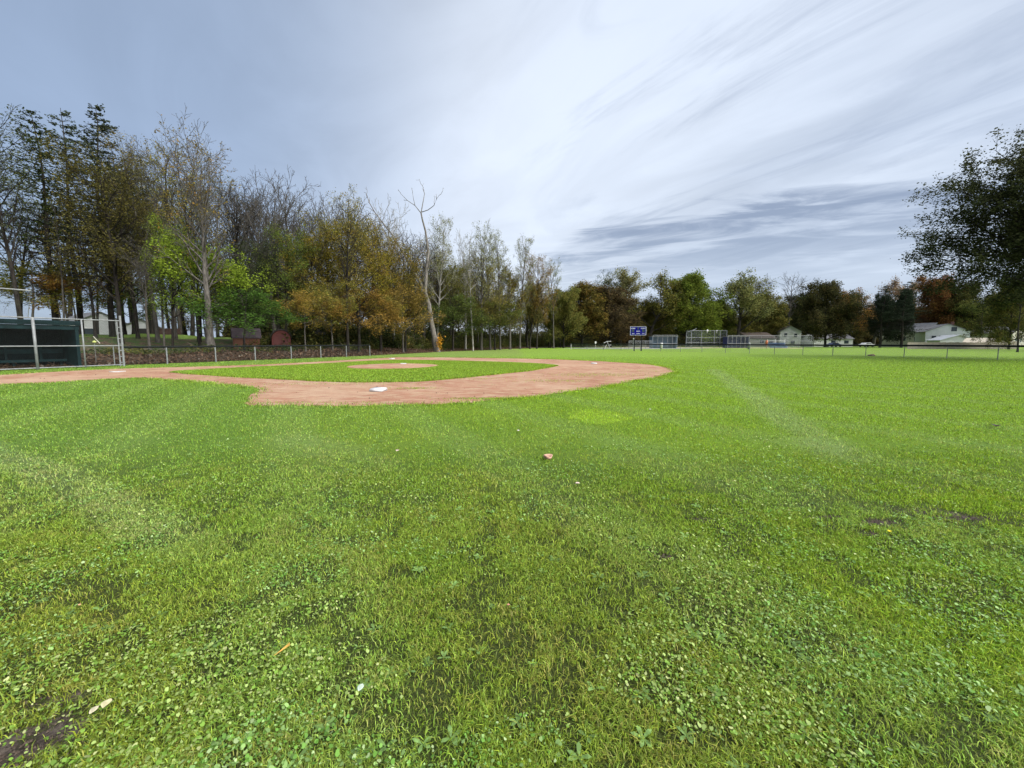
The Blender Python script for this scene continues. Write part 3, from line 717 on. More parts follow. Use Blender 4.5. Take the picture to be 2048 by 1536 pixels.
def P_(**k):
    d = dict(seg=1.1, gn=(0.03, 0.10, 0.14, 0.16, 0.2), up=(0.02, 0.06, 0.05, 0.03, 0), levels=3, n=(22, 7, 5, 0), ref=(20, 5.5, 2.0, 1),
             ang=(42, 40, 42, 40), L=6.0, shape=lambda t: (0.55+0.9*t)*(1-t)**0.45+0.12, ratio=0.52, rl=0.022, rmin=0.014, leaf_from=2)
    d['from'] = (0.35, 0.18, 0.15, 0); d.update(k); return d
PROTO = {}
def proto(kind, i, H, r, P, per, spread, size, flat=0.6, dens=None):
    seed = sum(ord(c) for c in kind)*7+i; t = Tree(seed)
    d = Vector((t.r.gauss(0, 0.03), t.r.gauss(0, 0.03), 1)).normalized()
    # root flare
    t.tube([Vector((0, 0, -0.4)), Vector((0, 0, 0.05)), d*0.8], [r*1.6, r*1.35, r], 7)
    t.limb(d*0.6, d, H-0.6, r, 0, P)
    zmax = max(v.z for v in t.V)
    me, lm = t.meshes('%s_%d' % (kind, i), per, spread, size, np.random.RandomState(seed), flat, dens)
    PROTO.setdefault(kind, []).append((me, lm, zmax))
HARD = P_()
def clump(keep):
    def f(T, rng):
        m = fnoise(T[:, 0]*1.0+T[:, 2]*0.7, T[:, 1]+T[:, 2]*0.4, 1.7); th_ = np.quantile(m, 1-keep); return m > th_
    return f
LEAFY = P_(n=(32, 8, 5, 0), L=7.6, ang=(50, 42, 42, 40)); LEAFY['from'] = (0.20, 0.18, 0.15, 0)
for i in range(3): proto('bare', i, 20, 0.29, P_(n=(22, 8, 6, 0), L=6.8, ang=(38, 36, 40, 40), rmin=0.020, leaf_from=3, levels=3), 0.0, 0, 0)
for i in range(3): proto('sparse', i, 20, 0.25, P_(n=(24, 8, 5, 0), L=6.0, ang=(38, 36, 40, 40)), 3.2, 0.22, 0.16, dens=clump(0.7))
for i in range(4): proto('leafy', i, 20, 0.27, LEAFY, 5.0, 0.32, 0.19, dens=clump(0.74))
for i in range(2): proto('slim', i, 20, 0.17, P_(n=(22, 6, 5, 0), L=3.8, ang=(38, 36, 40, 40)), 2.6, 0.2, 0.17, dens=clump(0.75))
UNDER = P_(seg=0.7, n=(22, 8, 5, 0), L=4.4, ang=(68, 44, 42, 40), up=(0.02, 0.02, 0.0, 0.0, 0), ref=(9, 3, 1.2, 1), shape=lambda t: (1-t)**0.6*0.9+0.2, rmin=0.010)
UNDER['from'] = (0.40, 0.2, 0.15, 0)
for i in range(3):
    UNDER = dict(UNDER); UNDER['from'] = ((0.20, 0.2, 0.15, 0), (0.30, 0.2, 0.15, 0), (0.42, 0.2, 0.15, 0))[i]
    proto('under', i, 9, 0.11, UNDER, 6.0, 0.22, 0.16, flat=0.25, dens=clump(0.68))
RND = P_(n=(30, 9, 5, 0), L=9.8, ang=(70, 44, 42, 40), close=40, shape=lambda t: (1-t*t)**0.5*0.95+0.12, up=(0.02, 0.035, 0.03, 0.02, 0), rmin=0.03)
RND['from'] = (0.07, 0.15, 0.12, 0)
for i in range(3): proto('round', i, 18, 0.4, RND, 10, 0.45, 0.36, dens=clump(0.92))
OPEN = P_(n=(18, 8, 5, 0), L=8.5, ang=(52, 42, 42, 40), close=25, shape=lambda t: (1-t*t)**0.5*0.9+0.2, gn=(0.05, 0.12, 0.15, 0.16, 0.2), rmin=0.035)
OPEN['from'] = (0.20, 0.25, 0.15, 0)
for i in range(3): proto('open', i, 18, 0.45, OPEN, 6.5, 0.45, 0.32, dens=clump(0.8))
def conifer(i, H, L, r, per, thin):
    t = Tree(900+i); R_ = t.r; rng = np.random.RandomState(900+i); C = []
    pts = [Vector((math.sin(k*0.7+i)*0.08*k/3, math.cos(k*0.5)*0.08*k/3, H*k/12)) for k in range(13)]
    t.tube([Vector((0, 0, -0.4))]+pts, [r*1.4]+[r*(1-0.93*k/12) for k in range(13)], 7)
    z = H*0.22
    while z < H*0.99:
        f = (z-H*0.22)/(H*0.78)
        for k in range(R_.randint(3, 5)):
            a = R_.random()*6.28; ln = L*((1-f)**0.75)*R_.uniform(0.6, 1.1)*(0.6+0.4*min(1, f*4))+0.3
            d = Vector((math.cos(a), math.sin(a), 0.10+0.5*f)).normalized(); p = pts[0]*(1-z/H)+Vector((pts[-1].x*z/H, pts[-1].y*z/H, z)); q = p.copy(); ps = [p]; n = 5
            for j in range(n):
                d = (d+Vector((0, 0, -0.08 if j < 3 else 0.12))+t.rv()*0.05).normalized(); q = q+d*ln/n; ps.append(q.copy())
            t.tube(ps, [0.05*(1-0.85*j/n)*(0.4+ln/L) for j in range(n+1)], 3)
            dead = f < 0.25 and R_.random() < 0.75
            for j in range(1, n+1):
                for sd_ in (-1, 1):
                    if R_.random() < 0.85:
                        sd2 = Vector((-d.y, d.x, 0))*sd_+d*0.8+t.rv()*0.15; sd2.normalize(); l2 = ln*0.38*(1.15-j/n)*R_.uniform(0.6, 1.2)+0.15
                        e = ps[j]+sd2*l2+Vector((0, 0, -0.12*l2)); t.tube([ps[j], e], [0.014, 0.008], 3)
                        if not dead:
                            m = int(per*l2)+1
                            for _ in range(m): C.append(tuple(ps[j].lerp(e, R_.random())+t.rv()*0.09))
                if not dead:
                    for _ in range(int(per*ln/n)): C.append(tuple(ps[j-1].lerp(ps[j], R_.random())+t.rv()*0.08))
        z += R_.uniform(0.35, 0.6)*thin
    me, _ = t.meshes('conifer_%d' % i, 0, 0, 0, rng)
    lm = leaf_mesh('conifer_%d_needles' % i, np.array(C), 0.20, rng, 0.5, long=1.3)
    PROTO.setdefault('conifer', []).append((me, lm, H))
conifer(0, 22, 5.0, 0.26, 5, 1.0); conifer(1, 22, 5.4, 0.28, 4, 1.05); conifer(2, 22, 4.8, 0.25, 5, 1.1)
GREEN = (0.12, 0.17, 0.035); OLIVE = (0.14, 0.145, 0.04); YEL = (0.30, 0.235, 0.03); ORG = (0.29, 0.18, 0.045); DARK = (0.042, 0.058, 0.020)
BRN = (0.105, 0.070, 0.032); LIME = (0.22, 0.31, 0.035); PALE = (0.22, 0.23, 0.10); RUST = (0.26, 0.095, 0.035); PINE = (0.075, 0.095, 0.060)
BG = (0.080, 0.072, 0.063); BD = (0.028, 0.024, 0.021); BL = (0.24, 0.225, 0.20)
rt = random.Random(77); NEXT = {}
def tree(kind, px, Y, ytop, wide, col, turn, bark, label, group, cat='tree', base=None, name=None):
    """turn: 0 stays the colour given .. 1 the crown turns in patches"""
    i = NEXT.get(kind, rt.randint(0, 9)); NEXT[kind] = i+1
    me, lm, zm = PROTO[kind][i % len(PROTO[kind])]
    top = at(px, ytop, Y); mid = at(px, (ytop+690)/2 if base is None else base, Y); x = mid.x
    z0 = th(x, Y); s = (top.z-z0)/zm
    nm = name or {'bare': 'bare_tree', 'sparse': 'thinning_tree', 'leafy': 'leafy_tree', 'slim': 'slender_tree', 'under': 'understory_tree', 'round': 'round_tree', 'open': 'spreading_tree', 'conifer': 'conifer_tree'}[kind]
    e = empty(nm, (x, Y, z0), label, cat, group, rt.random()*6.28)
    e.scale = (s*wide, s*wide, s)
    b = bpy.data.objects.new('trunk', me); COL.objects.link(b); b.parent = e; b.color = (*bark, 1)
    if lm:
        l = bpy.data.objects.new('crown', lm); COL.objects.link(l); l.parent = e; l.color = (*col, 1-turn)
    return e
GL = 'trees of the woods along the left side'; GR = 'trees beyond the outfield fence'
TREES = [
 # far left, behind the dugout
 ('sparse', -40, 34, 190, 1.0, (0.09, 0.11, 0.05), 0.1, BD, 'ragged dark tree cut by the left edge of the photo, over the dugout', GL),
 ('sparse', 22, 33, 250, 1.0, (0.09, 0.11, 0.06), 0.1, BD, 'dark tree with thick dark trunk rising behind the raised netting of the backstop', GL),
 ('conifer', 92, 39, 222, 0.95, DARK, 0, BD, 'narrow conifer, first of the three pointed tops above the dugout', GL),
 ('conifer', 142, 41, 212, 0.95, PINE, 0, BD, 'conifer with the middle one of the three pointed tops on the left', GL),
 ('conifer', 205, 40, 205, 1.0, (0.05, 0.062, 0.035), 0, BD, 'conifer with the rightmost and tallest pointed top of the left woods', GL),
 ('leafy', 225, 36, 300, 0.8, (0.10, 0.095, 0.03), 0.12, BD, 'olive brown leafy tree just right of the tallest pointed conifer', GL),
 ('leafy', 262, 40, 330, 0.65, (0.10, 0.10, 0.03), 0.1, BD, 'dark olive tree above the open end of the dugout fence', GL),
 ('under', 60, 37, 520, 1.2, (0.13, 0.15, 0.03), 0.4, BG, 'yellow green low tree seen through the raised netting', GL),
 ('slim', 118, 36, 400, 0.9, (0.10, 0.11, 0.03), 0.5, BG, 'slender grey trunked tree above the middle of the dugout', GL),
 ('under', 150, 39, 545, 1.1, (0.19, 0.10, 0.03), 0.8, BG, 'rusty red and yellow low tree above the right half of the dugout', GL),
 ('bare', 180, 37, 420, 0.9, OLIVE, 0, BD, 'leafless dark tree with tangled twigs above the end of the dugout', GL),
 ('bare', 25, 40, 380, 1.1, OLIVE, 0, BD, 'bare dark branching tree at the far left above the netting', GL),
 ('sparse', 300, 39, 268, 0.85, (0.16, 0.15, 0.07), 0.4, BG, 'thin pale topped tree left of the tree hung with clumps of bright leaves', GL),
 ('bare', 335, 43, 262, 0.8, OLIVE, 0, BG, 'bare grey tree between the olive tree and the tall fence side tree', GL),
 ('leafy', 335, 35, 425, 0.62, LIME, 0.1, BD, 'many stemmed tree with bright lime leaves left of the tall fence side tree', GL),
 ('sparse', 385, 42, 285, 0.75, (0.20, 0.21, 0.04), 0.6, BD, 'tree with yellow green leaf clumps leaning on the tall fence side tree', GL),
 ('bare', 290, 33, 470, 0.9, OLIVE, 0, BG, 'grey many stemmed bare tree just right of the end post of the dugout fence', GL),
 ('slim', 318, 35, 430, 0.9, GREEN, 0.1, BG, 'pair forming slim grey tree next to the many stemmed bare tree', GL),
 ('leafy', 240, 48, 400, 0.65, DARK, 0.1, BD, 'dark tree behind the end post of the dugout fence', GL),
 ('under', 262, 46, 560, 1.0, GREEN, 0.1, BD, 'low green tree hanging over the white shed with the black door', GL),
 # around the tall tree
 ('leafy', 470, 44, 520, 0.9, (0.075, 0.11, 0.03), 0.1, BD, 'dark green tree right behind the tall fence side tree', GL),
 ('bare', 500, 46, 340, 0.85, OLIVE, 0, BG, 'bare pale tree, first right of the tall fence side tree', GL),
 ('bare', 548, 45, 345, 0.9, OLIVE, 0, BG, 'bare tree with finely forked top, second right of the tall fence side tree', GL),
 ('bare', 583, 48, 338, 0.85, OLIVE, 0, BG, 'highest of the bare tops between the tall tree and the golden trees', GL),
 ('bare', 622, 50, 368, 0.85, OLIVE, 0, BG, 'bare tree above the olive yellow maple', GL),
 ('leafy', 508, 42, 465, 0.8, (0.05, 0.065, 0.03), 0.0, BD, 'blackish green leafy tree above the dark roofed shed', GL),
 ('leafy', 565, 44, 440, 0.85, GREEN, 0.15, BD, 'fresh green tree above the gap between the two sheds', GL),
 ('leafy', 615, 45, 445, 0.9, (0.17, 0.155, 0.025), 0.5, BD, 'olive yellow maple above the red arched shed', GL),
 ('leafy', 655, 50, 430, 0.8, (0.16, 0.17, 0.028), 0.5, BD, 'yellow green tree just left of the straight trunked tall tree', GL),
 ('sparse', 690, 44, 360, 0.85, (0.22, 0.21, 0.07), 0.5, BD, 'straight trunked tall tree with thin yellowish top in the middle of the golden trees', GL),
 ('leafy', 715, 48, 425, 0.85, (0.22, 0.20, 0.028), 0.6, BD, 'golden tree right behind the straight trunked tall tree', GL),
 ('leafy', 758, 52, 440, 0.9, (0.24, 0.205, 0.03), 0.75, BD, 'gold and orange tree left of the dead tree', GL),
 ('bare', 785, 58, 395, 0.75, OLIVE, 0, BL, 'pale bare tree between the leaning limb and the trunk of the dead tree', GL),
 ('leafy', 808, 55, 480, 0.85, (0.15, 0.14, 0.03), 0.6, BD, 'olive tree with rusty patches behind the leaning limb of the dead tree', GL),
 ('sparse', 872, 66, 425, 0.75, PALE, 0.1, BL, 'pale thin leaved tree right behind the fork of the dead tree', GL),
 ('under', 485, 36, 575, 1.25, (0.075, 0.145, 0.028), 0.0, BD, 'low deep green maple over the brown shed beside the tall fence side tree', GL),
 ('under', 608, 40, 580, 0.95, (0.27, 0.20, 0.045), 0.5, BG, 'low golden orange maple beside the red arched shed', GL),
 ('under', 662, 43, 560, 0.9, (0.20, 0.20, 0.045), 0.5, BG, 'low gold maple with pale slim trunk right of the red arched shed', GL),
 ('under', 715, 46, 575, 1.1, ORG, 0.3, BD, 'low orange maple at the end of the line fence', GL),
 ('under', 760, 50, 590, 1.0, (0.23, 0.20, 0.05), 0.4, BD, 'low amber maple just past the end of the line fence', GL),
 ('under', 805, 53, 570, 1.0, (0.25, 0.18, 0.05), 0.4, BG, 'low rusty maple close left of the dead tree', GL),
 ('under', 560, 46, 560, 1.1, GREEN, 0.2, BD, 'low green tree above the left shoulder of the red arched shed', GL),
 ('under', 392, 36, 480, 0.8, LIME, 0.1, BD, 'bright lime leaved low tree just left of the trunk of the tall fence side tree', GL),
 # right of the dead tree
 ('leafy', 905, 68, 520, 0.75, (0.11, 0.125, 0.03), 0.3, BD, 'olive tree, first right of the dead tree', GL),
 ('bare', 930, 74, 460, 0.7, OLIVE, 0, BL, 'bare whitish tree, second right of the dead tree', GL),
 ('sparse', 962, 74, 445, 0.85, PALE, 0.1, BG, 'tall pale leaved tree over the slim white trunk at the wood edge', GL),
 ('slim', 945, 68, 470, 0.9, (0.14, 0.15, 0.05), 0.2, BL, 'slim white trunked tree standing at the very edge of the grass', GL),
 ('sparse', 1000, 80, 455, 0.8, (0.20, 0.21, 0.07), 0.2, BG, 'tall thin leaved tree above the forked tree at the wood edge', GL),
 ('open', 1020, 84, 520, 0.7, (0.15, 0.14, 0.04), 0.4, BG, 'forked tree with a low U shaped limb at the wood edge', GL),
 ('sparse', 1040, 88, 470, 0.8, (0.18, 0.19, 0.06), 0.2, BG, 'tall pale tree, second last of the high tops before the drop in the tree line', GL),
 ('leafy', 1074, 92, 500, 0.6, (0.20, 0.13, 0.035), 0.7, BD, 'rusty orange topped tree near the right end of the tall woods', GL),
 ('open', 1060, 92, 560, 0.6, (0.10, 0.10, 0.035), 0.4, BD, 'dark trunked spreading tree leaning at the corner of the woods', GL),
 ('sparse', 1108, 98, 515, 0.85, (0.17, 0.20, 0.05), 0.2, BG, 'last tall thin leaved tree before the line of trees drops', GL),
 ('under', 905, 66, 590, 1.2, (0.08, 0.115, 0.03), 0.1, BD, 'low green tree just right of the dead tree trunk', GL),
 ('under', 990, 76, 600, 1.3, (0.10, 0.12, 0.03), 0.3, BD, 'low olive tree behind the forked tree', GL),
 ('round', 1128, 106, 575, 0.75, (0.15, 0.165, 0.045), 0.3, BD, 'yellow green drooping tree at the right corner of the woods', GR),
 ('round', 1165, 118, 563, 0.95, (0.095, 0.085, 0.025), 0.5, BD, 'olive brown domed tree left of the scoreboard', GR),
 ('round', 1222, 122, 570, 0.95, (0.070, 0.056, 0.032), 0.2, BD, 'dark brown domed tree directly left of the scoreboard', GR),
 ('sparse', 1206, 150, 540, 1.0, (0.09, 0.12, 0.05), 0, BD, 'small dark green top peeping over the dark domed trees', GR),
 ('open', 1243, 148, 538, 0.8, PALE, 0.3, BG, 'pale thin topped tree above and behind the scoreboard', GR),
 ('open', 1300, 132, 538, 0.95, (0.15, 0.165, 0.04), 0.35, BD, 'tall yellow green tree right above the scoreboard', GR),
 ('round', 1300, 138, 600, 0.75, (0.11, 0.115, 0.03), 0.3, BD, 'low olive tree behind the scoreboard', GR),
 ('round', 1378, 134, 548, 0.85, (0.125, 0.175, 0.028), 0.15, BD, 'bright green broad tree above the far backstop', GR),
 ('open', 1478, 132, 540, 0.95, (0.17, 0.19, 0.07), 0.2, BD, 'spreading tree with heavy dark limbs and airy crown above the far blue dugout', GR),
 ('round', 1440, 142, 600, 0.8, (0.10, 0.12, 0.03), 0.2, BD, 'low green tree left of the tree with heavy dark limbs', GR),
 ('round', 1520, 146, 582, 0.85, (0.115, 0.125, 0.035), 0.3, BD, 'olive green tree behind the low brown roofed house', GR),
 ('bare', 1542, 150, 545, 0.8, OLIVE, 0, BG, 'left one of the two bare grey trees above the white gabled house', GR),
 ('bare', 1578, 150, 541, 0.8, OLIVE, 0, BG, 'right one of the two bare grey trees above the white gabled house', GR),
 ('round', 1655, 122, 560, 0.76, (0.055, 0.058, 0.026), 0.15, BD, 'large dark domed tree right of the white gabled house', GR),
 ('round', 1600, 152, 585, 0.8, (0.060, 0.075, 0.028), 0.1, BD, 'dark tree hanging over the white gabled house', GR),
 ('open', 1700, 140, 578, 0.9, (0.22, 0.11, 0.035), 0.6, BD, 'orange tinted tree between the two big dark trees', GR),
 ('open', 1752, 152, 556, 0.8, (0.28, 0.20, 0.14), 0.3, BG, 'pale pinkish tree top above the big dark conifer', GR),
 ('round', 1868, 128, 548, 0.6, (0.14, 0.065, 0.030), 0.3, BD, 'dark red brown tree above the large white house', GR),
 ('round', 1935, 122, 560, 0.62, (0.050, 0.058, 0.020), 0.15, BD, 'dark green tree under the overhanging crown at the right', GR),
 ('under', 1965, 106, 590, 0.8, (0.10, 0.125, 0.035), 0.2, BD, 'pale green bushy tree right of the large white house', GR),
 ('round', 2025, 84, 560, 0.55, (0.085, 0.10, 0.03), 0.3, BD, 'green tree in front of the house at the right edge', GR),
 ('slim', 2045, 60, 540, 0.9, (0.095, 0.115, 0.035), 0.3, BD, 'slender green tree cut by the right edge below the overhanging crown', GR),
 ('round', 2125, 66, 540, 0.6, (0.070, 0.080, 0.03), 0.2, BD, 'dark tree just off the right edge, only its left side showing', GR),
 ('round', 1400, 150, 615, 0.8, (0.060, 0.066, 0.026), 0.1, BD, 'dark low tree behind the far backstop', GR),
 ('round', 1255, 152, 600, 0.8, (0.060, 0.060, 0.030), 0.1, BD, 'dark low tree left behind the scoreboard', GR),
]
for T_ in TREES:
    T_ = list(T_)
    if T_[9] == GR: T_[4] = T_[4]*1.28
    elif T_[0] in ('leafy', 'under'): T_[4] = T_[4]*1.2
    tree(*T_)
# dense dark fir that hides the middle of the right side
for (px, Y, yt, lab) in ((1765, 112, 572, 'left half of the big dark conifer clump, the one nearer the orange tree'), (1808, 110, 562, 'taller right one of the big dark conifers left of the large white house')):
    tree('conifer', px, Y, yt, 1.6, (0.028, 0.042, 0.026), 0, BD, lab, GR)
    tree('round', px, Y+5, yt+14, 0.5, (0.026, 0.038, 0.022), 0, BD, 'dark evergreen filling in behind the '+('left' if px < 1800 else 'right')+' big dark conifer', GR, name='evergreen_tree')
# the second row: thin half bare crowns that close the wall
for k in range(40):
    px = 225+760*k/39+rt.uniform(-12, 12); Y = 47+32*max(0, (px-225)/760)+rt.uniform(-2, 8)
    env = np.interp(px, [225, 300, 420, 520, 620, 700, 820, 900, 985], [290, 275, 310, 350, 372, 385, 420, 462, 462])
    kd = rt.choice(['sparse', 'sparse', 'bare', 'slim', 'sparse']) if px < 430 or px > 860 else 'bare'
    if px < 430 and k % 2: continue
    if px > 860 and k % 3: kd = 'leafy'; env += 25
    if 690 < px < 900: Y = max(Y, 68)
    tree(kd, px, Y, env+rt.uniform(8, 70), rt.uniform(0.85, 1.15), rt.choice([(0.17, 0.18, 0.06), (0.22, 0.20, 0.06), (0.13, 0.15, 0.05), (0.20, 0.17, 0.07)]), 0.3, rt.choice([BG, BD, BG]),
         'thin half bare tree of the second row in the left woods', 'thin second row trees of the left woods', name='thin_woodland_tree')
# the depth of the left woods
for k in range(62):
    f = k/61; px = 110+1010*f+rt.uniform(-15, 15); Y = 52+46*f+rt.uniform(0, 16); yt = 445+115*f+rt.uniform(-15, 75)
    kd = rt.choice(['leafy', 'leafy', 'under', 'leafy', 'slim'])
    if kd == 'under' or (px < 420 and k % 2): kd = 'under'; yt = max(yt, 520)+rt.uniform(0, 50)
    if px < 400: kd = rt.choice(['bare', 'slim']); yt = rt.uniform(400, 520)
    if 175 < px < 335 and k % 2: continue
    if px < 420 and kd != 'under': yt = rt.uniform(380, 470); kd = rt.choice(['sparse', 'bare', 'slim'])
    tree(kd, px, Y, yt, rt.uniform(0.95, 1.3), rt.choice([(0.075, 0.10, 0.032), (0.11, 0.12, 0.038), (0.15, 0.14, 0.04), (0.09, 0.10, 0.04)]), 0.3, BD,
         'half hidden dark tree deep in the left woods behind the front row', 'hidden trees deep in the left woods', name='woodland_tree')
for k in range(24):
    px = 1120+k*41+rt.uniform(-12, 12)
    tree('round', px, 166+rt.uniform(0, 18), 615+rt.uniform(-14, 18), 1.35, rt.choice([(0.06, 0.07, 0.03), (0.09, 0.09, 0.035), (0.05, 0.055, 0.028)]), 0.3, BD,
         'half hidden low tree at the very back beyond the far ball field', 'hidden trees at the very back', name='distant_tree')

def tall_tree():
    P = P_(n=(34, 9, 6, 0), L=6.2, ang=(36, 36, 40, 40), shape=lambda t: (0.5+0.7*t)*(1-t)**0.4+0.15, rmin=0.014)
    P['from'] = (0.30, 0.15, 0.15, 0)
    t = Tree(4242); base = at(422, 716, 34.5); x, Y = base.x, 34.5; z0 = th(x, Y); H = at(420, 243, 34.5).z-z0
    e = empty('tall_tree', (x, Y, z0), 'tall tree with long grey trunk and thin orange tipped crown just behind the line fence', 'tree', GL)
    t.tube([Vector((0.25, 0, -0.5)), Vector((0.08, 0, 0.3)), Vector((0, 0, 1.6)), Vector((0.02, 0, 2.6))], [0.62, 0.46, 0.36, 0.33], 9)
    t.limb(Vector((0.02, 0, 2.4)), Vector((0.01, 0, 1)), H*0.62, 0.34, 0, P)
    # second leader forking at mid height
    t.limb(Vector((0.1, 0.1, H*0.36)), Vector((-0.10, 0.05, 1)).normalized(), H*0.60, 0.17, 0, P)
    t.limb(Vector((0.0, 0, H*0.55)), Vector((0.10, -0.05, 1)).normalized(), H*0.42, 0.12, 0, P)
    for (a, zz, L) in ((0.2, 0.22, 2.6), (2.9, 0.27, 2.0), (0.5, 0.36, 3.4)):
        t.limb(Vector((0, 0, H*zz)), Vector((math.cos(a), math.sin(a)*0.4, 0.35)).normalized(), L, 0.06, 2, P)
    e.scale = (0.85, 0.85, H/max(v.z for v in t.V)); rng = np.random.RandomState(3)
    me, lm = t.meshes('tall_tree', 0.75, 0.15, 0.16, rng, dens=clump(0.55))
    b = bpy.data.objects.new('trunk', me); COL.objects.link(b); b.parent = e; b.color = (0.105, 0.095, 0.085, 1)
    l = bpy.data.objects.new('crown', lm); COL.objects.link(l); l.parent = e; l.color = (0.21, 0.16, 0.035, 0.3)
tall_tree()
def dead_tree():
    Y = 61.0; r = random.Random(5); t = Tree(8); b0 = at(873, 702, Y); z0 = th(b0.x, Y)
    e = empty('dead_tree', (b0.x, Y, z0), 'dead leafless tree with a pale bare trunk and a long limb leaning left', 'dead tree')
    O = Vector((b0.x, Y, z0))
    def pl(pp, r0, r1, n=7, dep=0.0):
        pts = []
        for i, (a, b) in enumerate(pp): pts.append(at(a, b, Y+dep*i/len(pp)*3+(0.25*math.sin(i*1.3+a)))-O)
        m = len(pts)
        if hasattr(r0, '__len__'): rad = r0
        else: rad = [r0*(1-i/(m-1))+r1*i/(m-1) for i in range(m)]
        t.tube(pts, rad, n); return pts
    P = P_(n=(5, 4, 3, 0), L=2.0, ang=(45, 40, 40, 40), gn=(0.1, 0.16, 0.2, 0.2, 0.2), rmin=0.022, seg=0.6); P['leaf_from'] = 9
    tr = pl([(875, 708), (873, 700), (868, 670), (862, 640), (858, 610), (850, 585), (852, 562), (853, 540), (857, 505), (851, 462), (845, 440), (842, 425)],
            [0.74, 0.55, 0.42, 0.38, 0.36, 0.33, 0.25, 0.23, 0.19, 0.14, 0.12, 0.10], 9)
    lim = [pl([(851, 588), (841, 565), (826, 540), (815, 520), (800, 495), (785, 470), (765, 445), (750, 425), (739, 406), (733, 389)], 0.24, 0.04, 6, 0.6),
           pl([(842, 426), (830, 411), (815, 401), (802, 388)], 0.07, 0.025, 5, -0.5), pl([(842, 426), (846, 404), (849, 388), (847, 376)], 0.08, 0.025, 5, 0.4),
           pl([(844, 424), (856, 420), (868, 411), (873, 398), (878, 391)], 0.07, 0.025, 5, -0.3), pl([(830, 411), (827, 398), (825, 386)], 0.045, 0.02, 4),
           pl([(855, 540), (860, 522), (866, 516), (874, 513)], 0.11, 0.07, 5, -0.3), pl([(848, 582), (836, 575), (822, 570)], 0.10, 0.03, 5, -0.4),
           pl([(853, 480), (866, 470), (874, 452), (892, 443)], 0.05, 0.02, 4, 0.3), pl([(800, 495), (790, 492), (778, 478), (770, 462)], 0.05, 0.02, 4, 0.3),
           pl([(765, 445), (770, 425), (778, 408), (776, 398)], 0.05, 0.02, 4), pl([(857, 505), (872, 498), (885, 480)], 0.06, 0.02, 4)]
    for ps in lim:
        for i in range(2, len(ps)):
            for k in range(2 if len(ps) > 6 else 1):
                d = (ps[i]-ps[i-1]).normalized(); nd = (d+t.rv()*0.55+Vector((0, 0, 0.3))).normalized(); t.limb(ps[i], nd, r.uniform(0.6, 1.7), 0.035, 2, P)
    me, _ = t.meshes('dead_tree', 0, 0, 0, None)
    b = bpy.data.objects.new('trunk', me); COL.objects.link(b); b.parent = e; b.color = (0.16, 0.145, 0.13, 1)
    rng = np.random.RandomState(2); c = at(879, 684, 60.2)-O
    C = np.array([tuple(c)])+rng.randn(260, 3)*np.array([0.22, 0.22, 0.55])
    lm = leaf_mesh('vine', C, 0.22, rng); l = bpy.data.objects.new('climbing_vine', lm); COL.objects.link(l); l.parent = e; l.color = (0.50, 0.26, 0.03, 1); l['label'] = 'tuft of yellow vine leaves beside the trunk'
dead_tree()
def giant_tree():
    P = P_(n=(46, 12, 8, 0), L=10.7, ang=(74, 46, 44, 40), close=48, shape=lambda t: (1-t*t)**0.5*0.92+0.15, gn=(0.05, 0.10, 0.15, 0.16, 0.2), up=(0.01, 0.015, 0.03, 0.02, 0), rmin=0.013, ref=(20, 9, 3.2, 1), rl=0.013, ratio=0.46, leaf_from=2)
    P['from'] = (0.20, 0.14, 0.12, 0)
    t = Tree(515); Y = 29.0; x = at(2232, 560, Y).x; z0 = th(x, Y)
    e = empty('overhanging_tree', (x, Y, z0), 'huge dark leaved tree whose crown hangs into the photo from the right edge', 'tree', GR)
    t.tube([Vector((0, 0, -0.4)), Vector((0, 0, 0.1)), Vector((0, 0, 1.6))], [0.95, 0.75, 0.55], 9)
    t.limb(Vector((0, 0, 1.5)), Vector((-0.02, 0, 1)), 17.5, 0.55, 0, P); e.scale = (0.86, 0.86, 0.84)
    me, lm = t.meshes('overhanging_tree', 11, 0.26, 0.19, np.random.RandomState(6), dens=clump(0.96))
    b = bpy.data.objects.new('trunk', me); COL.objects.link(b); b.parent = e; b.color = (*BD, 1)
    l = bpy.data.objects.new('crown', lm); COL.objects.link(l); l.parent = e; l.color = (0.055, 0.064, 0.030, 0.95)
giant_tree()
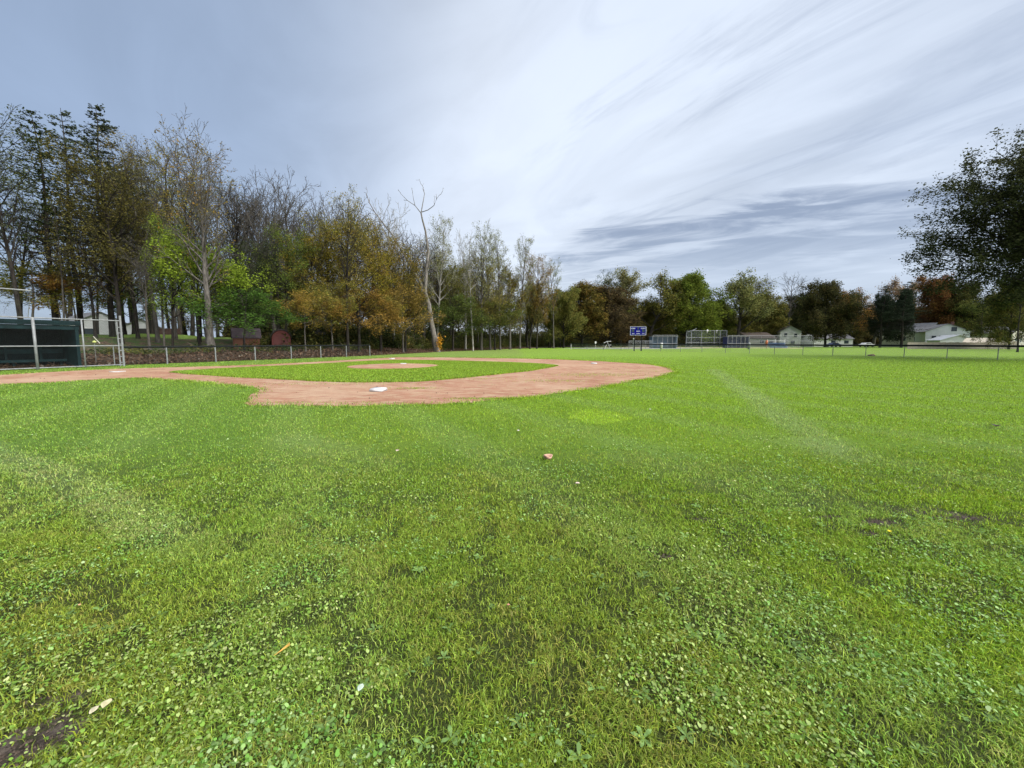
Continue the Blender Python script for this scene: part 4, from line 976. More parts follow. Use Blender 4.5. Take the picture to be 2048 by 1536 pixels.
def thicket():
    """undergrowth: a mass of shrubs, brambles and saplings along the wood"""
    rng = np.random.RandomState(41)
    C = []; tw = MB()
    seg = EDGE[1:10]
    for k in range(520):
        i = rng.randint(1, len(seg)-1); s = rng.rand(); a = np.array(seg[i]); b = np.array(seg[i+1]) if i+1 < len(seg) else np.array(seg[i]); dv = b-a; nr = np.array([-dv[1], dv[0]])/max(1e-6, np.hypot(*dv))
        off = (3.2 if a[1] < 50 else 2.0)+abs(rng.randn())*5.0; p = a+(b-a)*s+nr*off
        g_ = th(p[0], p[1]); far = p[1] > 50
        if off > 4.5 and p[0]/p[1]*F+W2 < 500: continue
        h = (0.35+0.5*rng.rand()) if (off < 6 and not far) else (0.6+1.7*rng.rand()**1.5*(1.3 if far else 0.8)); R = 0.6+0.8*rng.rand()
        n = int(220*h*R)
        th_ = rng.rand(n)*6.283; rr = R*np.sqrt(rng.rand(n)); zz = h*rng.rand(n)**0.8*(1-0.55*(rr/R)**2)
        C.append(np.stack([p[0]+rr*np.cos(th_), p[1]+rr*np.sin(th_), g_+zz], -1))
        for q_ in range(3):
            aa = rng.rand()*6.28; tw.tube([(p[0], p[1], g_-0.1), (p[0]+0.4*R*math.cos(aa), p[1]+0.4*R*math.sin(aa), g_+h*0.6), (p[0]+0.8*R*math.cos(aa), p[1]+0.8*R*math.sin(aa), g_+h*1.05)], [0.014, 0.01, 0.006], 3, cap=False)
    C = np.concatenate(C)
    lm = leaf_mesh('undergrowth', C, 0.17, rng, 0.5); o = bpy.data.objects.new('undergrowth', lm); COL.objects.link(o); o.color = (0.062, 0.090, 0.028, 0.75)
    tag(o, 'tangled green undergrowth along the foot of the woods', 'undergrowth', kind='stuff')
    o2 = tw.build('undergrowth_stems', M['bark'], None); o2.color = (0.16, 0.13, 0.11, 1); tag(o2, 'thin brown stems of the undergrowth under the trees', 'undergrowth', kind='stuff')
    C = []
    for k in range(760):
        i = rng.randint(1, len(seg)-1); s_ = rng.rand(); a = np.array(seg[i]); b = np.array(seg[i+1]) if i+1 < len(seg) else a+1; dv = b-a; nr = np.array([-dv[1], dv[0]])/np.hypot(*dv)
        off = 4+rng.rand()*24; p = a+dv*s_+nr*off
        if p[0]/p[1]*F+W2 < 600: continue
        g_ = th(p[0], p[1]); h = 1.6+3.4*rng.rand()*min(1, off/10); R = 1.0+1.3*rng.rand(); n = int(190*h)
        th_ = rng.rand(n)*6.283; rr = R*np.sqrt(rng.rand(n)); zz = h*rng.rand(n)*(1-0.5*(rr/R)**2)
        C.append(np.stack([p[0]+rr*np.cos(th_), p[1]+rr*np.sin(th_), g_+zz], -1))
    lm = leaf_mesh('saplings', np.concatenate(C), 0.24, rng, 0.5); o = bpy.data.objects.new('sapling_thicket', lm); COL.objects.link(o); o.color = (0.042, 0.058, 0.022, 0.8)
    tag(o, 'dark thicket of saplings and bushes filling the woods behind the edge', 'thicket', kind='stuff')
    C = []
    for k in range(900):
        i = rng.randint(1, len(seg)-1); s_ = rng.rand(); a = np.array(seg[i]); b = np.array(seg[i+1]) if i+1 < len(seg) else a+1; dv = b-a; nr = np.array([-dv[1], dv[0]])/np.hypot(*dv)
        if k % 3 == 0: a = np.array((-40., 0.)); dv = np.array((30., 65.)); nr = np.array((-0.9, 0.43))
        left = k % 3 == 0
        off = (70+rng.rand()*12) if left else (24+rng.rand()*14); p = a+dv*s_+nr*off
        if not left and p[0]/p[1]*F+W2 < 470: continue
        g_ = th(p[0], p[1]); h = (1.2+1.5*rng.rand()) if left else (3.0+3.5*rng.rand()); R = 1.4+1.6*rng.rand(); n = int(75*h)
        th_ = rng.rand(n)*6.283; rr = R*np.sqrt(rng.rand(n)); zz = h*rng.rand(n)*(1-0.5*(rr/R)**2)
        C.append(np.stack([p[0]+rr*np.cos(th_), p[1]+rr*np.sin(th_), g_+zz], -1))
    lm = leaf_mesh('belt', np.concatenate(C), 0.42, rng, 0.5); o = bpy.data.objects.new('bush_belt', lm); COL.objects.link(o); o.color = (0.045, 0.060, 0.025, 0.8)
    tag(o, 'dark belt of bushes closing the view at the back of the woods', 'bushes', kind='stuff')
    # hedge row and scrub behind the far field
    C = []
    for k in range(600):
        x = rng.uniform(8, 190); Yb = (135 if x < 40 else 152)+rng.rand()*14+max(0, min(12, x*0.2)); h = 1.6+4.0*rng.rand(); R = 1.6+1.6*rng.rand(); n = int(60*h)
        a = rng.rand(n)*6.283; rr = R*np.sqrt(rng.rand(n)); zz = h*rng.rand(n)*(1-0.5*(rr/R)**2); g_ = th(x, Yb); C.append(np.stack([x+rr*np.cos(a), Yb+rr*np.sin(a), g_+zz], -1))
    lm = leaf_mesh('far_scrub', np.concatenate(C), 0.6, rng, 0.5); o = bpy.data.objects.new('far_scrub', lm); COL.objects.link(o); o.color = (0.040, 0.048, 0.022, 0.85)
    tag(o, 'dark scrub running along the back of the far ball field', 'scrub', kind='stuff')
thicket()

# ------------------------------------------------------------------ fences, dugout, field gear
def panel(name, pts_bottom, heights, mat, parent, z0=0.05, base=None):
    """upright mesh sheet along a line, uv in metres"""
    V = []; Fc = []; U = []; s = 0
    for i, p in enumerate(pts_bottom):
        if i: s += math.dist(p[:2], pts_bottom[i-1][:2])
        g_ = base if base is not None else 0
        V += [(p[0], p[1], g_+z0), (p[0], p[1], g_+heights)]; U.append(s)
    for i in range(len(pts_bottom)-1): Fc.append((2*i, 2*i+2, 2*i+3, 2*i+1))
    o = mesh_np(name, V, faces=Fc, mat=mat, parent=parent)
    uv = o.data.uv_layers.new(name='UVMap')
    for l in o.data.loops:
        i = l.vertex_index // 2; uv.data[l.index].uv = (U[i], V[l.vertex_index][2])
    return o
def outfield_fence():
    e = empty('outfield_fence', (41, 34, 0), 'low chain link fence with a black top rail curving round the outfield', 'fence')
    e.location = (0, 0, 0)
    pp = [(1142, 87), (1174, 81.5), (1207, 77), (1242, 72.5), (1281, 68.5), (1321, 64.5), (1361, 61.2), (1404, 57.6), (1451, 54.3), (1499, 51.3), (1549, 48.6), (1606, 46.1), (1666, 43.8), (1732, 41.6), (1809, 39.2), (1895, 36.3), (1997, 33.0)]
    P = [at(px, 700, Y) for px, Y in pp]; P = [Vector((p.x, p.y, 0)) for p in P]
    d = (P[-1]-P[-2]).normalized()
    for k in range(1, 9): d = (d+Vector((-0.05, -0.02, 0))).normalized(); P.append(P[-1]+d*3.05)
    e.location = P[0]; O = P[0]
    P = [p-O for p in P]
    for i, p in enumerate(P):
        if i == 0: continue
        MB().tube([p-Vector((0, 0, 0.2)), p+Vector((0, 0, 1.2))], 0.032, 8).build('post', M['post_dull'], e)
    MB().tube([P[0]-Vector((0, 0, 0.2)), P[0]+Vector((0, 0, 1.30))], 0.075, 8).build('end_post', M['white'], e)
    MB().tube([p+Vector((0, 0, 1.2)) for p in P], 0.085, 8).build('top_rail', M['black'], e, smooth=True)
    panel('chain_link', [tuple(p) for p in P], 1.18, M['link'], e)
outfield_fence()
def line_fence():
    pp = [(253, 731.5), (335, 727.5), (432, 723.5), (511, 720), (583, 717.7), (642, 715.5), (693, 713.5), (740, 711.8)]
    P = [ground_pt(a, b) for a, b in pp]
    P[0] = Vector((-24.85, 24.9, 0)); a, b = P[1], P[-1]
    for i in range(1, len(P)): # keep the pixel azimuth, put the posts on one straight line
        px = pp[i][0]; u = (px-W2)/F; k = 1.0
        # intersection of the ray x = u'*y with the line a-b
        dr = cray(px, pp[i][1]); sl = dr.x/dr.y
        A = Vector((-24.85, 24.9)); B = Vector((b.x, b.y)); D = B-A
        tt = (sl*A.y-A.x)/(D.x-sl*D.y); q_ = A+D*tt; P[i] = Vector((q_.x, q_.y, 0))
    O = P[0].copy(); P = [p-O for p in P]
    e = empty('line_fence', O, 'low chain link fence with a black padded rail in front of the left woods', 'fence')
    for p in P[1:]: MB().tube([p-Vector((0, 0, 0.2)), p+Vector((0, 0, 1.16))], 0.042, 8).build('post', M['galv'], e)
    MB().tube([p+Vector((0, 0, 1.2)) for p in [P[0]+(P[0]-P[1])*0.15]+P], 0.062, 8).build('top_rail', M['black'], e, smooth=True)
    panel('chain_link', [tuple(p) for p in P], 1.18, M['link_dark'], e)
    return O
line_fence()
def dugout_side():
    A = Vector((-24.7, 24.45, 0)); u = Vector((-0.45, -0.893, 0)).normalized(); nrm = Vector((u.y, -u.x, 0))   # nrm points away from the field
    if nrm.x > 0: nrm = -nrm
    rz = math.atan2(u.y, u.x)
    # local axes: x along the fence away from the corner, y behind the fence (or in front, by sign)
    def loc(p): return A+u*p[0]+nrm*p[1]+Vector((0, 0, p[2]))
    H = 2.86
    e = empty('dugout_fence', A, 'high galvanised chain link fence with rails in front of the green dugout', 'fence')
    L = lambda x, y, z: loc((x, y, z))-A
    for x, r in ((1.70, 0.038), (3.55, 0.062), (6.9, 0.05), (10.2, 0.05)):
        MB().tube([L(x, 0, -0.2), L(x, 0, H)], r, 10).build('post', M['galv'], e, smooth=True)
    g_ = MB().tube([L(0, 0, -0.2), L(0, 0, H+0.32)], 0.055, 10).tube([L(0.17, 0, -0.2), L(0.17, 0, H)], 0.035, 8)
    for z in (0.25, 0.62, 1.0, 1.4, 1.75, 2.1, 2.45): g_.tube([L(0.0, 0, z), L(0.17, 0, z)], 0.03, 6).tube([L(0, 0, z-0.03), L(0, 0, z+0.03)], 0.07, 10)
    g_.build('gate_post', M['galv'], e, smooth=False)
    MB().tube([L(0.42, 0.03, 0.08), L(0.42, 0.03, 1.30)], 0.028, 8).build('short_post', M['galv'], e)
    for z in (H, 1.30): MB().tube([L(0, 0, z), L(13, 0, z)], 0.032, 8).build('rail', M['galv'], e)
    MB().tube([L(0, 0, 0.10), L(13, 0, 0.06)], 0.032, 8).build('bottom_rail', M['galv'], e)
    o = panel('chain_link', [tuple(L(0, 0, 0)), tuple(L(13, 0, 0))], H, M['link_dark'], e)
    # raised, forward-leaning net of the backstop
    b = empty('backstop_net', loc((3.7, 0, H)), 'raised chain link panel leaning forward above the dugout at the left edge', 'backstop')
    O = loc((3.7, 0, H)); q = [loc((3.7, 0, H))-O, loc((13, 0, H))-O, loc((13, -0.85, 4.25))-O, loc((3.7, -0.85, 4.25))-O]
    m = mesh_np('chain_link', q, faces=[(0, 1, 2, 3)], mat=M['link_dark'], parent=b); uv = m.data.uv_layers.new(name='UVMap')
    for l, c in zip(m.data.loops, ((0, 0), (9.3, 0), (9.3, 1.6), (0, 1.6))): uv.data[l.index].uv = c
    MB().tube([q[3], q[2]], 0.035, 8).build('top_rail', M['galv'], b)
    MB().tube([q[0], q[3]], 0.014, 6).build('edge_wire', M['post_dull'], b)
    MB().tube([(q[0]+q[1])/2, (q[3]+q[2])/2], 0.03, 6).build('arm', M['galv'], b)
    # dugout
    D = loc((1.78, 0.35, 0)); e = empty('dugout', D, 'dark green roofed dugout with a bench behind the high chain link fence', 'dugout', rz=rz)
    sgn = 1 if (Matrix.Rotation(rz, 3, 'Z') @ Vector((0, 1, 0))).dot(nrm) > 0 else -1
    def bx(m_, x0, y0, z0, x1, y1, z1): ya, yb = sorted((y0*sgn, y1*sgn)); return m_.box((x0, ya, z0), (x1, yb, z1))
    W = 11.5; B = 2.4
    m = MB(); bx(m, 0, B-0.1, 0, W, B, 2.35)
    for k in range(1, 16): bx(m, k*0.75-0.02, B-0.13, 0.05, k*0.75+0.02, B-0.102, 2.3)
    m.build('back_wall', M['dug_shade'], e)
    m = MB(); bx(m, 0, 0.1, 0, 0.1, B-0.103, 2.4); bx(m, -0.02, 0.0, 0, 0.12, 0.12, 2.42); m.build('side_wall', M['dug'], e)
    m = MB(); bx(m, W-0.1, 0, 0, W, B-0.103, 2.4); m.build('side_wall', M['dug'], e)
    m = MB(); bx(m, -0.12, 0.02, 2.62, W+0.1, B+0.2, 2.70); m.build('roof', M['dug'], e)
    m = MB(); bx(m, -0.12, -0.06, 2.50, W+0.1, 0.0, 2.76); bx(m, -0.06, 0.02, 2.25, W+0.1, 0.08, 2.49); m.build('fascia', M['dug'], e)
    m = MB(); bx(m, 0.15, B-0.75, 0.42, W-0.2, B-0.28, 0.50); bx(m, 0.15, B-0.80, 0.36, W-0.2, B-0.755, 0.50)
    for k in range(7): bx(m, 0.3+k*1.8, B-0.6, 0, 0.4+k*1.8, B-0.4, 0.417)
    m.build('bench', M['dug'], e)
    m = MB(); bx(m, 0.15, B-0.20, 0.85, W-0.2, B-0.15, 1.1)
    for k in range(9): bx(m, 1.0+k*1.3, B-0.28, 0.5, 1.10+k*1.3, B-0.14, 1.25)
    m.build('bench_back', M['dug'], e)
    # little street of stuff hanging at the fence: scoop and stick seen through the open bay
    s1 = loc((0.95, 0.5, 0)); e = empty('yard_broom', s1, 'pale slanting stick handle with a yellow head seen through the fence end bay', 'broom')
    MB().tube([L(1.12, 0.5, 1.88)-(s1-A), L(0.86, 0.5, 1.45)-(s1-A)], 0.022, 8).build('handle', plain('pale_wood', (0.62, 0.60, 0.52), 0.6), e)
    MB().tube([L(1.17, 0.5, 1.53)-(s1-A), L(1.10, 0.5, 1.55)-(s1-A), L(1.02, 0.5, 1.53)-(s1-A)], [0.05, 0.08, 0.05], 8).build('head', plain('yellow_foam', (0.55, 0.60, 0.20), 0.7), e, smooth=True)
    MB().tube([L(1.10, 0.5, 1.5)-(s1-A), L(1.10, 0.5, 0.3)-(s1-A)], 0.012, 6).build('stake', M['post_dull'], e)
dugout_side()

def bag(c, label, s=0.38, rz=0.0, h=0.085, name='base_bag', group='white bases on the infield', cat='base'):
    bm = bmesh.new(); bmesh.ops.create_cube(bm, size=1); bmesh.ops.scale(bm, vec=(s, s, h), verts=bm.verts)
    for v in bm.verts:
        if v.co.z > 0: v.co.x *= 0.9; v.co.y *= 0.9
    bmesh.ops.bevel(bm, geom=bm.edges[:], offset=0.018, segments=3, affect='EDGES')
    me = bpy.data.meshes.new(name); bm.to_mesh(me); bm.free(); me.materials.append(M['white'])
    o = bpy.data.objects.new(name, me); COL.objects.link(o); o.location = (c.x, c.y, c.z+h/2+0.006); o.rotation_euler = (0.02, 0.01, rz)
    for p in me.polygons: p.use_smooth = True
    return tag(o, label, cat, group)
RZ = math.atan2(-8.6, 17)
bag(ground_pt(757, 782.5), 'nearest white base bag on the clay, in the foreground of the infield', 0.42, RZ+0.3, 0.10)
bag(ground_pt(1188, 727.5), 'white base bag on the clay past the right corner of the infield grass', 0.40, RZ, 0.06)
bag(ground_pt(784, 718.0), 'farthest white base bag, on the clay before the end of the line fence', 0.40, RZ, 0.06)
def plates():
    c = ground_pt(232, 744); P = [(-0.22, -0.22), (0.22, -0.22), (0.22, 0.0), (0, 0.22), (-0.22, 0.0)]
    V = [(x*1.25, y*1.25, 0) for x, y in P]+[(x*1.25, y*1.25, 0.03) for x, y in P]
    Fc = [tuple(range(5))[::-1], tuple(range(5, 10))]+[(i, (i+1) % 5, (i+1) % 5+5, i+5) for i in range(5)]
    o = mesh_np('home_plate', V, faces=Fc, mat=M['white'], loc=(c.x, c.y, 0.007)); o.rotation_euler = (0, 0, RZ+2.4); tag(o, 'flat white home plate on the clay in front of the fence gate post', 'home plate')
    o = MB().box((-0.17, -0.07, 0), (0.17, 0.07, 0.06)).build('pitching_rubber', M['white'], None, bevel=0.01); o.location = (ground_pt(816, 731).x, MC.y+0.25, 0.155); o.rotation_euler = (0, 0, 0.2)
    tag(o, 'small white pitching rubber on top of the low clay mound', 'pitching rubber')
plates()
def scoreboard():
    Y = 67.0; c = at(1275, 702, Y); W = 2.62; Hh = 1.50; zb = at(1275, 670.5, Y).z; rz = math.radians(-12)
    e = empty('scoreboard', (c.x, Y, 0), 'blue electronic scoreboard on two black posts at the outfield fence', 'scoreboard', rz=rz)
    blue = plain('blue_panel', (0.005, 0.005, 0.19), 0.6, 0.1, 1.5, spec=0.1); wh = plain('white_lettering', (0.58, 0.59, 0.66), 0.5, 0.03)
    o = MB().box((-W/2, -0.14, zb), (W/2, 0.24, zb+Hh)).build('cabinet', blue, e, bevel=0.01)
    m = MB(); t_ = 0.05; f0 = -0.155
    m.box((-W/2, f0, zb), (W/2, -0.142, zb+t_)); m.box((-W/2, f0, zb+Hh-t_), (W/2, -0.142, zb+Hh)); m.box((-W/2, f0, zb+t_), (-W/2+t_, -0.142, zb+Hh-t_)); m.box((W/2-t_, f0, zb+t_), (W/2, -0.142, zb+Hh-t_)); m.build('border', wh, e)
    dk = plain('display_glass', (0.035, 0.06, 0.065), 0.3, 0.2)
    for (x, z, w, h) in ((-0.86, 0.56, 0.42, 0.42), (0.86, 0.56, 0.42, 0.42), (0.0, 0.98, 0.26, 0.36)):
        MB().box((x-w/2, -0.158, zb+z), (x+w/2, -0.142, zb+z+h)).build('digit_window', dk, e)
        m = MB()
        for k in ((-0.25, 0.25) if w > 0.3 else (0.0,)):
            cx = x+k*w; s = 0.05; zz = zb+z
            for (a0, b0, a1, b1) in ((-s, h*0.15, s, h*0.19), (-s, h*0.48, s, h*0.52), (-s, h*0.81, s, h*0.85), (-s-0.012, h*0.2, -s, h*0.47), (s, h*0.2, s+0.012, h*0.47), (-s-0.012, h*0.53, -s, h*0.8), (s, h*0.53, s+0.012, h*0.8)):
                m.box((cx+a0, -0.161, zz+b0), (cx+a1, -0.1582, zz+b1))
        m.build('unlit_digits', plain('unlit_segments', (0.07, 0.10, 0.10), 0.4), e)
    def text(s, x, z, size):
        cu = bpy.data.curves.new('lettering', 'FONT'); cu.body = s; cu.size = size; cu.align_x = 'CENTER'; cu.extrude = 0.006; cu.offset = 0.006
        o = bpy.data.objects.new('t', cu); COL.objects.link(o); dg = bpy.context.evaluated_depsgraph_get(); me = bpy.data.meshes.new_from_object(o.evaluated_get(dg)); bpy.data.objects.remove(o)
        me.materials.clear(); me.materials.append(wh); o = bpy.data.objects.new('lettering', me); COL.objects.link(o); o.parent = e
        o.location = (x, -0.156, zb+z); o.rotation_euler = (math.pi/2, 0, 0)
    text('HOME', -0.86, 1.09, 0.26); text('GUEST', 0.82, 1.09, 0.26); text('INNING', 0.0, 0.64, 0.17)
    text('BALL', -0.80, 0.22, 0.20); text('STRIKE', 0.02, 0.22, 0.19); text('OUT', 0.86, 0.22, 0.20)
    dots = MB()
    for (x0, n) in ((-0.80, 3), (0.02, 2), (0.86, 2)):
        for k in range(n): xx = x0+(k-(n-1)/2)*0.14; dots.box((xx-0.03, -0.158, zb+0.09), (xx+0.03, -0.142, zb+0.14))
    dots.build('count_lights', dk, e)
    for x in (-0.56, 0.62): MB().box((x-0.07, -0.02, -0.3), (x+0.07, 0.12, zb-0.001)).build('post', M['black'], e)
    MB().box((W/2+0.02, 0.1, zb+0.1), (W/2+0.10, 0.22, zb+Hh-0.1)).build('side_box', M['post_dull'], e)
    b = MB().tube([(-0.72, -0.06, 2.03), (-0.72, -0.06, 2.18), (-0.72, -0.06, 2.25)], [0.09, 0.11, 0.05], 10).build('floodlight', M['white'], e, smooth=True)
    MB().tube([(-0.72, 0.0, -0.1), (-0.72, 0.0, 2.02)], 0.03, 8).build('conduit', M['galv'], e)
scoreboard()

def far_structures():
    g = M['galv']
    # far backstop cage
    Y = 108; z = lambda py, y=Y: at(1400, py, y).z; x = lambda px, y=Y: at(px, 680, y).x
    x0, x1 = x(1361), x(1453); top = z(661)
    e = empty('far_backstop', (x0, Y, 0), 'tall chain link backstop cage of the far ball field', 'backstop'); O = Vector((x0, Y, 0)); Wd = x1-x0
    pts = [(0, -3.5), (3.0, 0), (Wd*0.5, 1.2), (Wd-1.5, 0.6), (Wd, 0)]
    for k, (a, b) in enumerate(pts): MB().tube([(a, b, -0.2), (a, b, top if k else top-0.6)], 0.07, 6).build('post', g, e)
    for a in (0.25, 0.75): MB().tube([(Wd*a, 0.4, -0.2), (Wd*a, 0.4, top)], 0.06, 6).build('post', g, e)
    for zz in (1.5, 2.9): MB().tube([(a, b, zz) for a, b in pts], 0.05, 6).build('rail', g, e)
    MB().tube([(a, b, top if k else top-0.6) for k, (a, b) in enumerate(pts)], 0.06, 6).build('top_rail', g, e)
    MB().tube([(0, -3.5, top-0.6), (0.8, -5.0, top-0.2), (3.4, -2.0, top+0.5), (3.0, 0, top)], 0.05, 6).build('canopy_frame', g, e)
    o = panel('chain_link', pts, top, M['link_far'], e)
    # two far dugouts
    def dug(name, pxa, pxb, Y, ptop, colr, lab, open_):
        xa, xb = x(pxa, Y), x(pxb, Y); tp = z(ptop, Y); W = xb-xa
        e = empty(name, (xa, Y, 0), lab, 'dugout')
        mt = plain(name+'_paint', colr, 0.6, 0.2, 0.8)
        MB().box((0, 2.2, 0), (W, 2.35, tp-0.35)).build('back_wall', mt, e)
        MB().box((0, 0.2, 0), (0.12, 2.197, tp-0.4)).build('side_wall', mt, e); MB().box((W-0.12, 0.2, 0), (W, 2.197, tp-0.4)).build('side_wall', mt, e)
        MB().prism([(-0.2, tp-0.35), (W+0.2, tp-0.35), (W+0.2, tp-0.25), (-0.2, tp-0.25)], 0.1, 2.6).build('roof', M['post_dull'], e)
        MB().box((0.5, 1.5, 0.4), (W-0.5, 1.95, 0.5)).build('bench', mt, e)
        n = 5
        for k in range(n+1): MB().tube([(W*k/n, -0.2, -0.1), (W*k/n, -0.2, tp)], 0.06, 6).build('post', g, e)
        for zz in (1.2, tp): MB().tube([(0, -0.2, zz), (W, -0.2, zz)], 0.05, 6).build('rail', g, e)
        panel('chain_link', [(0, -0.2), (W, -0.2)], tp, M['link_far'], e)
    dug('far_dugout', 1305, 1354, 102, 670.5, (0.10, 0.16, 0.22), 'grey blue far dugout behind pale fence rails, right of the scoreboard', 1)
    dug('far_dugout', 1455, 1498, 106, 671, (0.012, 0.025, 0.09), 'dark navy far dugout right of the far backstop', 1)
    # long fence right of it
    xa, xb = x(1498, 106), x(1623, 106); e = empty('far_sideline_fence', (xa, 106, 0), 'tall pale railed fence between the navy dugout and the dark domed tree', 'fence')
    for k in range(6): MB().tube([((xb-xa)*k/5, 0, -0.2), ((xb-xa)*k/5, 0, 3.4)], 0.06, 6).build('post', g, e)
    for zz in (1.9, 3.4): MB().tube([(0, 0, zz), (xb-xa, 0, zz)], 0.045, 6).build('rail', g, e)
    panel('chain_link', [(0, 0), (xb-xa, 0)], 3.4, M['link_far'], e)
    # low pale fence behind the scoreboard
    Yf = 96; xa, xb = x(1258, Yf), x(1303, Yf); e = empty('low_gate_fence', (xa, Yf, 0), 'low pale chain link fence seen behind the scoreboard posts', 'fence')
    for k in range(5): MB().tube([((xb-xa)*k/4, 0, -0.2), ((xb-xa)*k/4, 0, 1.95)], 0.05, 6).build('post', g, e)
    for zz in (1.93,): MB().tube([(0, 0, zz), (xb-xa, 0, zz)], 0.045, 6).build('rail', g, e)
    panel('chain_link', [(0, 0), (xb-xa, 0)], 1.93, M['link'], e)
    # blue bleachers with white uprights
    Yb = 100; xa, xb = x(1537, Yb), x(1572, Yb); e = empty('bleachers', (xa, Yb, 0), 'small light blue bleacher bench with white uprights by the far sideline fence', 'bleachers')
    bl = plain('faded_blue', (0.16, 0.22, 0.36), 0.6, 0.2, 1); W = xb-xa
    for k in range(3): MB().box((0, -k*0.5, 1.35-k*0.42), (W, 0.35-k*0.5, 1.42-k*0.42)).box((0, 0.32-k*0.5, 0.98-k*0.42), (W, 0.345-k*0.5, 1.345-k*0.42)).build('plank', bl, e)
    for f in (0.0, 0.45, 1.0): MB().box((W*f-0.05, 0.36, 0), (W*f+0.05, 0.46, 2.35)).build('upright', M['white'], e)
    MB().box((0, 0.36, 1.9), (W, 0.44, 1.98)).build('back_rail', M['white'], e)
    # orange barrel left of the bleachers
    c = at(1533, 690, Yb); e = MB().tube([(0, 0, 0.9), (0, 0, 1.5), (0, 0, 2.1)], [0.22, 0.30, 0.22], 10).tube([(0, 0, 0), (0, 0, 0.9)], 0.05, 6).build('orange_marker', plain('orange_plastic', (0.42, 0.13, 0.06), 0.5), None, smooth=True); e.location = (c.x, Yb, 0)
    tag(e, 'dull orange round marker on a stand left of the light blue bleachers', 'marker')
    # white things on the far grass
    c = at(1191, 690, 92); m = MB().tube([(0, 0, 0), (0, 0, 1.45)], 0.04, 6).box((-0.18, -0.1, 1.1), (0.18, 0.1, 1.75)); o = m.build('white_marker', M['white'], None, bevel=0.03); o.location = (c.x, 92, 0)
    tag(o, 'small white box on a thin post in the grass beyond the fence end', 'marker')
    c = at(1215, 690, 94); e = empty('folding_frame', (c.x, 94, 0), 'white angular folding frame standing on the far grass left of the scoreboard', 'frame')
    MB().tube([(-0.9, 0, 1.35), (-0.2, 0, 1.75), (0.9, 0, 1.8)], 0.06, 6).tube([(-0.1, 0, 1.7), (0.3, 0, 0.9), (0.9, 0, 0.9)], 0.05, 6).build('top', M['white'], e)
    for a, b in ((-0.35, -0.6), (0.45, 0.7)):
        MB().tube([(0.05, 0, 1.3), (b*0.6, 0.2, 0.6), (b, 0, 0.0)], 0.06, 6).build('leg', M['white'], e)
    c = at(1323, 690, 88); o = MB().tube([(0, 0, 0), (0, 0, 1.0), (0, 0, 1.35), (0, 0, 1.42)], [0.25, 0.28, 0.33, 0.2], 12).build('white_barrel', M['white'], None, smooth=True); o.location = (c.x, 88, 0)
    tag(o, 'white barrel in front of the grey blue far dugout', 'barrel')
    c = at(1498, 690, 86); o = MB().tube([(0, 0, 0), (0, 0, 0.9), (0, 0, 1.3), (0, 0, 1.5)], [0.25, 0.27, 0.3, 0.12], 12).build('trash_can', M['galv'], None, smooth=True); o.location = (c.x, 86, 0)
    tag(o, 'grey trash can just right of the navy far dugout', 'trash can')
    for (px, py, Y, lab) in ((1415, 661, 107, 'white round horn on top of the far backstop'), (1434, 661.5, 107, 'smaller pale lamp on top of the far backstop, right of the round horn')):
        c = at(px, py, Y); r = 0.28 if px < 1420 else 0.16
        o = MB().tube([(0, 0.3, 0), (0, 0, 0), (0, -0.02, 0)], [r*0.4, r, r*0.75], 14).tube([(0, 0.1, -r-0.5), (0, 0.1, 0)], 0.05, 6).build('horn', M['white'], None, smooth=True); o.location = c; tag(o, lab, 'horn')
far_structures()

